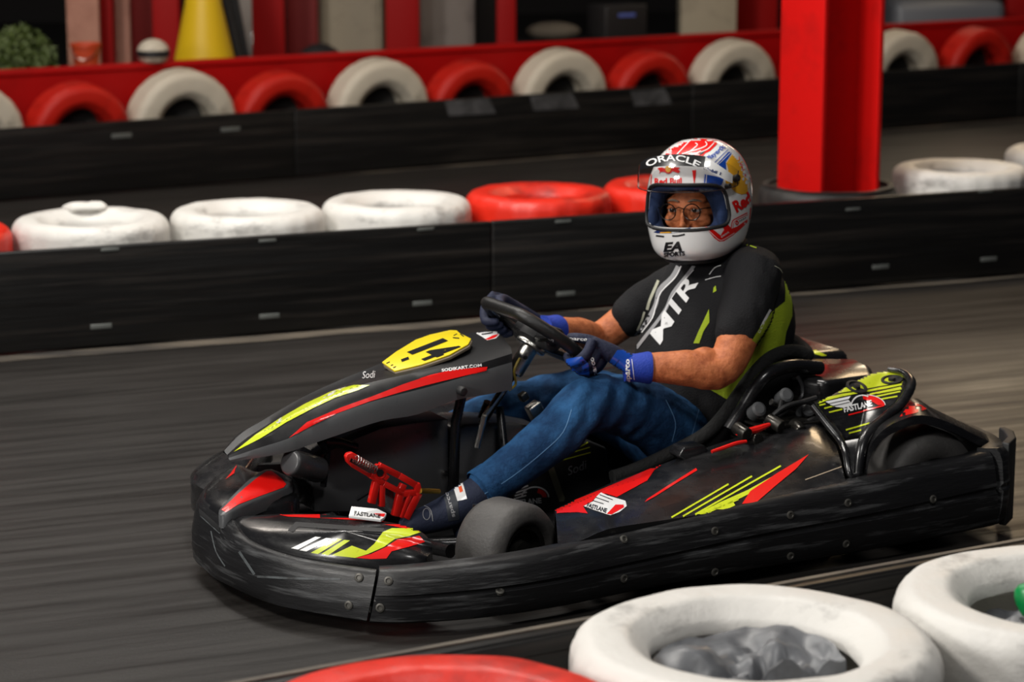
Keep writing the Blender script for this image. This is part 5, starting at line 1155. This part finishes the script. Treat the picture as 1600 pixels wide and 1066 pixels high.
# pivot fittings
for (x, y), r in (((832, 397), 0.0088), ((778, 452), 0.0062)):
    h = cast(*c7([(x, y)])[0], [bvh(helmet)])
    if h:
        n_ = h[1] if h[1].dot(ray(1140, 280)) < 0 else -h[1]
        p = KI @ (h[0] + n_ * 0.001); pv = pb('visor_pivot', MB().lathe(p, [(r, -0.003), (r, 0.011), (r * .8, 0.013), (r * .5, 0.013), (r * .45, 0.0105), (0.0003, 0.0105)], axis=KI.to_3x3() @ n_, n=24), MATTE, helmet)
        pb('pivot_screw', MB().lathe(p + KI.to_3x3() @ n_ * 0.0108, [(r * .42, 0), (r * .42, 0.001), (0.0003, 0.001)], axis=KI.to_3x3() @ n_, n=16), STEEL, pv)
# raised visor
def visor_pt(t, ph, ex=0.0):
    R_ = (0.1285 + ex) * max(0.0, math.cos(t)) ** 0.62; return V((0.040 + R_ * math.cos(ph), (0.130 + ex) * math.sin(t), 0.050 + R_ * math.sin(ph)))
rows_ = []
for j in range(17):
    ph = math.radians(-9 + 42 * j / 16); rows_.append([visor_pt(math.radians(-78 + 156 * i / 48), ph) for i in range(49)])
vs_ = MB().loft(rows_, closed=False, cap=False)
visor = hb('visor', vs_, VISG, helmet)
hb('visor_edge', MB().tube(rows_[0], 0.0013, n=6).tube([r[0] for r in rows_], 0.0013, n=6).tube([r[-1] for r in rows_], 0.0013, n=6), mat('smoked_edge', (0.02, 0.012, 0.012), 0.2), visor)
strip_ = []
for ph in (19.5, 24, 28, 33): strip_.append([visor_pt(math.radians(-58 + 88 * i / 48), math.radians(ph), 0.0012) for i in range(49)])
vstrip = hb('visor_strip', MB().loft(strip_, closed=False, cap=False), S_BLK, visor)
S = Sticker(); S.text('ORACLE', c7([(232, 318)])[0], c7([(582, 322)])[0], 9.6, pm=c7([(405, 272)])[0], mi=0, bold=0.02)
stick('lettering', S, S_WHT, vstrip, [vstrip], step=2.5, maxj=0.05, off=0.0006)
strip_ = []
for q in (0, 0.33, 0.67, 1): strip_.append([visor_pt(math.radians(30 + 38 * i / 12), math.radians((19 - 20 * i / 12) * (1 - q) + (32.5 - 17 * i / 12) * q), 0.0016) for i in range(13)])
varm = hb('visor_arm', MB().loft(strip_, closed=False, cap=False), HELM, visor)
S = Sticker(); S.text('Mobil 1', c7([(618, 330)])[0], c7([(735, 372)])[0], 4.2, mi=0, bold=0.05)
stick('lettering', S, S_NVY, varm, [varm, helmet], step=2.5, maxj=0.03, off=0.0007)
# --- t-shirt
tb = MB(); torso(tb, 0.004)
limb(tb, [(LS + V((-.01, -.03, -.01)), .068), (LS, .067), (LM, .064), (LM * 0.66 + LE * 0.34, .056)])
limb(tb, [(RS + V((-.01, .03, -.01)), .068), (RS, .064), (RM, .058), (RM * 0.72 + RE * 0.28, .055)])
def flatcuff(me): pass
def fold(me, amp, sc, st=(1, 1, 1), anis=None):
    for v, n in zip(me.vertices, normals(me)):
        p = V((v.co.x * st[0], v.co.y * st[1], v.co.z * st[2])); v.co += n * amp * (noise.noise(p * sc) + 0.5 * noise.noise(p * sc * 2.3))
def shirtpost(me): fold(me, 0.0055, 9, (1.6, 1, 1.1))
shirt = pb('t_shirt', tb, SHIRT, remesh=0.006, smo=5, post=shirtpost)
c8 = crop(740, 380, 3.077)
S = Sticker()
S.poly(c8([(1490, 160), (1510, 185), (1530, 290), (1530, 350), (1500, 430), (1490, 500), (1320, 680), (1215, 750), (1130, 700), (1150, 680), (1200, 685), (1250, 640), (1290, 560), (1335, 470), (1375, 405), (1432, 330), (1470, 300), (1495, 280), (1497, 230)]), 0)
stick('lime_panel', S, [LIME], shirt, [shirt], step=2, maxj=0.06, off=0.0015)
S = Sticker()
S.poly(c8([(1165, 205), (1168, 230), (1152, 240), (1155, 215)]), 0); S.poly(c8([(1132, 318), (1134, 380), (1105, 425), (1085, 482), (1058, 482), (1080, 430), (1110, 365)]), 0)
S.line(c8([(1240, 45), (1270, 15), (1310, 10), (1360, 25)]), 1.6, 0)
for a, w_, m_ in [([(985, 112), (955, 165), (895, 225), (880, 290), (850, 350), (800, 420), (735, 500)], 6.5, 1), ([(1000, 112), (970, 168), (905, 235), (880, 300), (862, 360), (812, 430), (760, 500)], 2.0, 2),
                  ([(1068, 102), (1020, 165), (960, 240), (930, 310), (890, 370), (835, 440), (785, 505)], 5.0, 1), ([(1060, 130), (1000, 200), (945, 280), (915, 345)], 1.2, 2)]:
    S.line(c8(a), w_, m_, 1 if m_ == 2 else 0)
S.text('MIR', c8([(897, 490)])[0], c8([(1082, 190)])[0], 22, mi=3, bold=0.02, shear=0.15, space=1.18)
S.line(c8([(1115, 178), (1160, 165), (1190, 160)]), 1.0, 2); S.line(c8([(1135, 152), (1160, 120), (1190, 108)]), 1.2, 2)
S.line(c8([(1425, 320), (1390, 385), (1370, 430)]), 3.5, 3); S.line(c8([(890, 180), (850, 270), (835, 320)]), 4.5, 4); S.line(c8([(822, 330), (808, 370), (785, 420)]), 3.0, 4)
S.line(c8([(1445, 110), (1475, 130), (1500, 190)]), 0.8, 4)
stick('sticker_graphics', S, [LIME, S_GRY, S_WHT, S_WHT, mat('cream_print', (0.5, 0.5, 0.38), 0.6)], shirt, [shirt], step=4, maxj=0.08, off=0.0015)
NC = hk(-0.03, 0, -0.075); NB_ = V((-0.455, 0, 0.60)); nr_ = []
for t in [k / 8 for k in range(9)]:
    c_ = NB_ * (1 - t) + NC * t; rr_ = 0.088 - 0.020 * t
    nr_.append([c_ + V((rr_ * math.cos(a) * 0.95, rr_ * math.sin(a), 0)) for a in [2 * PI * k / 28 for k in range(28)]])
pb('neck_collar', MB().loft(nr_, cap=False), SHIRT, shirt, solid=0.004)
pb('collar', MB().tube([V((-0.452, 0, 0.628)) + V((0.062 * math.cos(a), 0.070 * math.sin(a), 0.010 - 0.012 * math.cos(a))) for a in [2 * PI * k / 24 for k in range(24)]], 0.016, n=10, loop=True), SHIRT, shirt)
# --- jeans
jb = MB()
limb(jb, [(LHip, .088), (LTh, .080), (LKn, .063), (LSh, .0585), (LSh2, .053), (LHem * .82 + LSh2 * .18, .049)]); limb(jb, [(RHip, .088), (RTh, .080), (RKn, .062), (RShn, .056), (RHem, .05)])
jb.ell((-0.345, 0, 0.16), (.135, .172, .09)); jb.ell(LKn + V((0.0, 0, 0.012)), (.064, .06, .055))
def jeanpost(me):
    for v, nv_ in zip(me.vertices, normals(me)):
        p = KI @ (PM @ v.co); d = 0
        for kn in (LKn, RKn):
            q = p - kn; r = q.length
            if r < 0.19: d += 0.006 * math.sin(q.x * 95 + q.z * 60 + 3 * noise.noise(p * 12)) * (1 - r / 0.19)
        q = p - LHip; r = q.length
        if r < 0.17: d += 0.0055 * math.sin(q.x * 110 - q.z * 40 + 3 * noise.noise(p * 10)) * (1 - r / 0.17)
        v.co += nv_ * (d + 0.004 * noise.noise(p * 13) + 0.002 * noise.noise(p * 30))
jeans = pb('jeans', jb, JEANS, remesh=0.006, smo=4, post=jeanpost)
hemd = (LHem - LSh2).normalized()
hm_ = MB(); q_ = hemd.to_track_quat('Z', 'Y').to_matrix(); hr = []
for z_, r_ in ((-0.03, .0505), (-0.004, .0515), (0.006, .0515), (0.008, .049), (-0.01, .046)):
    hr.append([LHem * .95 + LSh2 * .05 + q_ @ V((r_ * math.cos(a) * (1 + 0.03 * math.sin(3 * a)), r_ * math.sin(a), z_)) for a in [2 * PI * k / 32 for k in range(32)]])
pb('hem', hm_.loft(hr, cap=False), JEANS, jeans)
S = Sticker(); S.line([(755, 773), (800, 745), (850, 705), (880, 675), (893, 640)], 1.3); S.line([(1040, 625), (1055, 660), (1050, 690)], 1.2); S.line([(1092, 640), (1085, 665), (1078, 690)], 1.0); S.line([(733, 752), (775, 790)], 1.0)
stick('seam', S, DENIMS, jeans, [jeans], step=4, maxj=0.05, off=0.0008)
# --- boots
def boot(pts, name='racing_boot'):
    mb = MB(); limb(mb, pts); return mb
bb = MB(); limb(bb, [(K(755, 766, y=.17), .041), (K(728, 784, y=.17), .042), (K(700, 800, y=.17), .040), (K(668, 812, y=.17), .033), (K(640, 820, y=.17), .026)])
bb.ell(K(727, 824, y=.17), (.030, .03, .034)); 
boot_ = pb('racing_boot', bb, SHOE, remesh=0.0045, smo=3)
S = Sticker(); S.poly(crop(520, 600, 4.1)([(680, 650), (760, 625), (800, 740), (810, 870), (740, 880), (722, 760)]), 0); S.poly(crop(520, 600, 4.1)([(765, 632), (828, 615), (860, 738), (798, 752)]), 1, 1)
S.poly(crop(520, 600, 4.1)([(805, 665), (825, 655), (835, 690), (815, 700)]), 2, 2); S.text('sparco', *crop(520, 600, 4.1)([(782, 850), (738, 690)]), 6, mi=3, lv=2, bold=0.02)
S.ring(crop(520, 600, 4.1)([(600, 835)])[0], 6, 9, 0.8, 4, 1); S.line(crop(520, 600, 4.1)([(540, 770), (620, 800), (640, 880)]), 1.0, 4, 1)
stick('sticker_graphics', S, [mat('charcoal_strap', (0.03, 0.035, 0.045), 0.5), S_WHT, mat('orange_print', (0.8, 0.1, 0.02), 0.5), S_GRY, S_GRY], boot_, [boot_], step=3, maxj=0.04)
bb = MB(); limb(bb, [(RHem + V((-.02, 0, .01)), .041), (RHem + V((0.03, 0, -.03)), .042), (RHem + V((0.07, 0, -0.01)), .038), (RHem + V((0.10, 0, .05)), .03), (RHem + V((0.11, 0, .09)), .024)])
pb('racing_boot', bb, SHOE, remesh=0.005, smo=3)
# --- gloves gripping the rim
def rimpt(a): return HC + U2 * math.cos(a) * 0.145 + U1 * max(-0.105, min(0.118, math.sin(a) * 0.145))
def hand(s_, a0, wrist, forearm, nm='glove'):
    base_a = math.radians(a0) if s_ > 0 else PI - math.radians(a0)
    O2 = U2 * s_; mb = MB(); kn = []
    for i in range(4):
        da = (i - 1.5) * math.radians(8.6); a = base_a + da * s_; c_ = rimpt(a)
        out = (c_ - HC).normalized(); L_ = [1.0, 1.08, 1.04, 0.86][3 - i]
        k0 = c_ + out * 0.030 - N_ * 0.040; k1 = c_ + out * 0.036 * L_ - N_ * 0.002; k2 = c_ + out * 0.012 + N_ * 0.030 * L_; k3 = c_ - out * 0.016 + N_ * 0.020
        kn.append(k0); rr = [0.0125, 0.0120, 0.0112, 0.0095][0:4]
        P, r_ = smooth([k0, k1, k2, k3], rr, 4); mb.tube(P, r_, n=12); mb.ell(k3, (.0095,) * 3, nu=12, nv=8); mb.ell(k1, (.0125,) * 3, nu=12, nv=8)
    kc = sum(kn, V()) / 4; ax = (kn[3] - kn[0]).normalized()
    w = V(wrist); dirw = (w - kc).normalized(); thn = ax.cross(dirw).normalized(); rings = []
    for t, hw, ht in [(-0.06, .040, .014), (0.1, .043, .018), (0.4, .043, .022), (0.7, .037, .023), (1.0, .033, .027)]:
        c_ = kc * (1 - t) + w * t; rings.append([c_ + ax * hw * math.cos(a) * 1.0 + thn * ht * math.sin(a) for a in [2 * PI * k / 20 for k in range(20)]])
    cols = [sm([r[i] for r in rings], 3) for i in range(20)]; mb.loft([[q[j] for q in cols] for j in range(len(cols[0]))])
    # thumb leaves the upper side of the palm and closes over the rim on the driver's side
    tb_ = kc * 0.45 + w * 0.55 + (U1 if True else ax) * 0.028; ct = rimpt(base_a + math.radians(18) * s_)
    limb(mb, [(tb_, .015), (kc * 0.8 + w * 0.2 + U1 * 0.040 - O2 * 0.012, .0135), (ct - N_ * 0.028 - O2 * 0.004, .012), (ct - N_ * 0.022 - O2 * 0.024 + U1 * 0.006, .010)], n=12)
    g = pb(nm, mb, GLOVED, remesh=0.003, smo=2)
    fa = (V(forearm) - w).normalized(); mbc = MB()
    mbc.tube([w - fa * 0.026, w, w + fa * 0.03, w + fa * 0.036], [0.033, 0.0335, 0.0385, 0.037], n=24)
    cf = pb('cuff', mbc, GLOVE, g); return g, cf, kc
gL, cL_, kcL = hand(1, -24, LWr + V((0.012, 0, 0)), LF)
gR, cR_, kcR = hand(-1, 10, RW + V((0.01, 0, 0)), RF)
S = Sticker()
S.poly(c8([(428, 575), (440, 560), (520, 545), (552, 580), (560, 650), (500, 640), (440, 600)]), 2)
S.poly(c8([(470, 590), (515, 580), (530, 620), (500, 618)]), 3, 1)
S.poly(c8([(690, 515), (800, 515), (800, 640), (650, 640), (620, 650), (660, 560)]), 2)
S.line(c8([(700, 560), (675, 590), (650, 610)]), 1.2, 3, 1); S.line(c8([(655, 540), (620, 640)]), 1.4, 1)
S.text('sparco', *c8([(602, 645), (572, 545)]), 6.2, mi=4, lv=2, bold=0.03, up=(-1, 0.15)) if False else S.text('sparco', *c8([(598, 648), (575, 548)]), 6.5, mi=4, lv=2, bold=0.03)
S.text('sparco', *c8([(448, 462), (548, 470)]), 4.5, mi=4, lv=2, bold=0.03)
stick('sticker_graphics', S, [GLOVED, S_BLK, S_BLU, S_NVY, S_WHT], gL, [gL], step=3, maxj=0.04, off=0.001)
S = Sticker(); S.text('sparco', *c8([(752, 668), (748, 560)]), 7.5, mi=0, lv=2, bold=0.03); S.line(c8([(772, 655), (760, 560)]), 0.9, 0, 2)
stick('lettering', S, [S_WHT], cL_, [cL_, gL], step=3, maxj=0.04, off=0.001)
S = Sticker(); S.text('on', *c8([(352, 470), (384, 475)]), 6, mi=0); S.text('off', *c8([(355, 488), (380, 492)]), 3, mi=0)
cp2 = [c for c in sw.children if c.name.startswith('centre_pad')][0]
stick('lettering', S, [S_GRY], cp2, [cp2, sw], step=3, maxj=0.05)
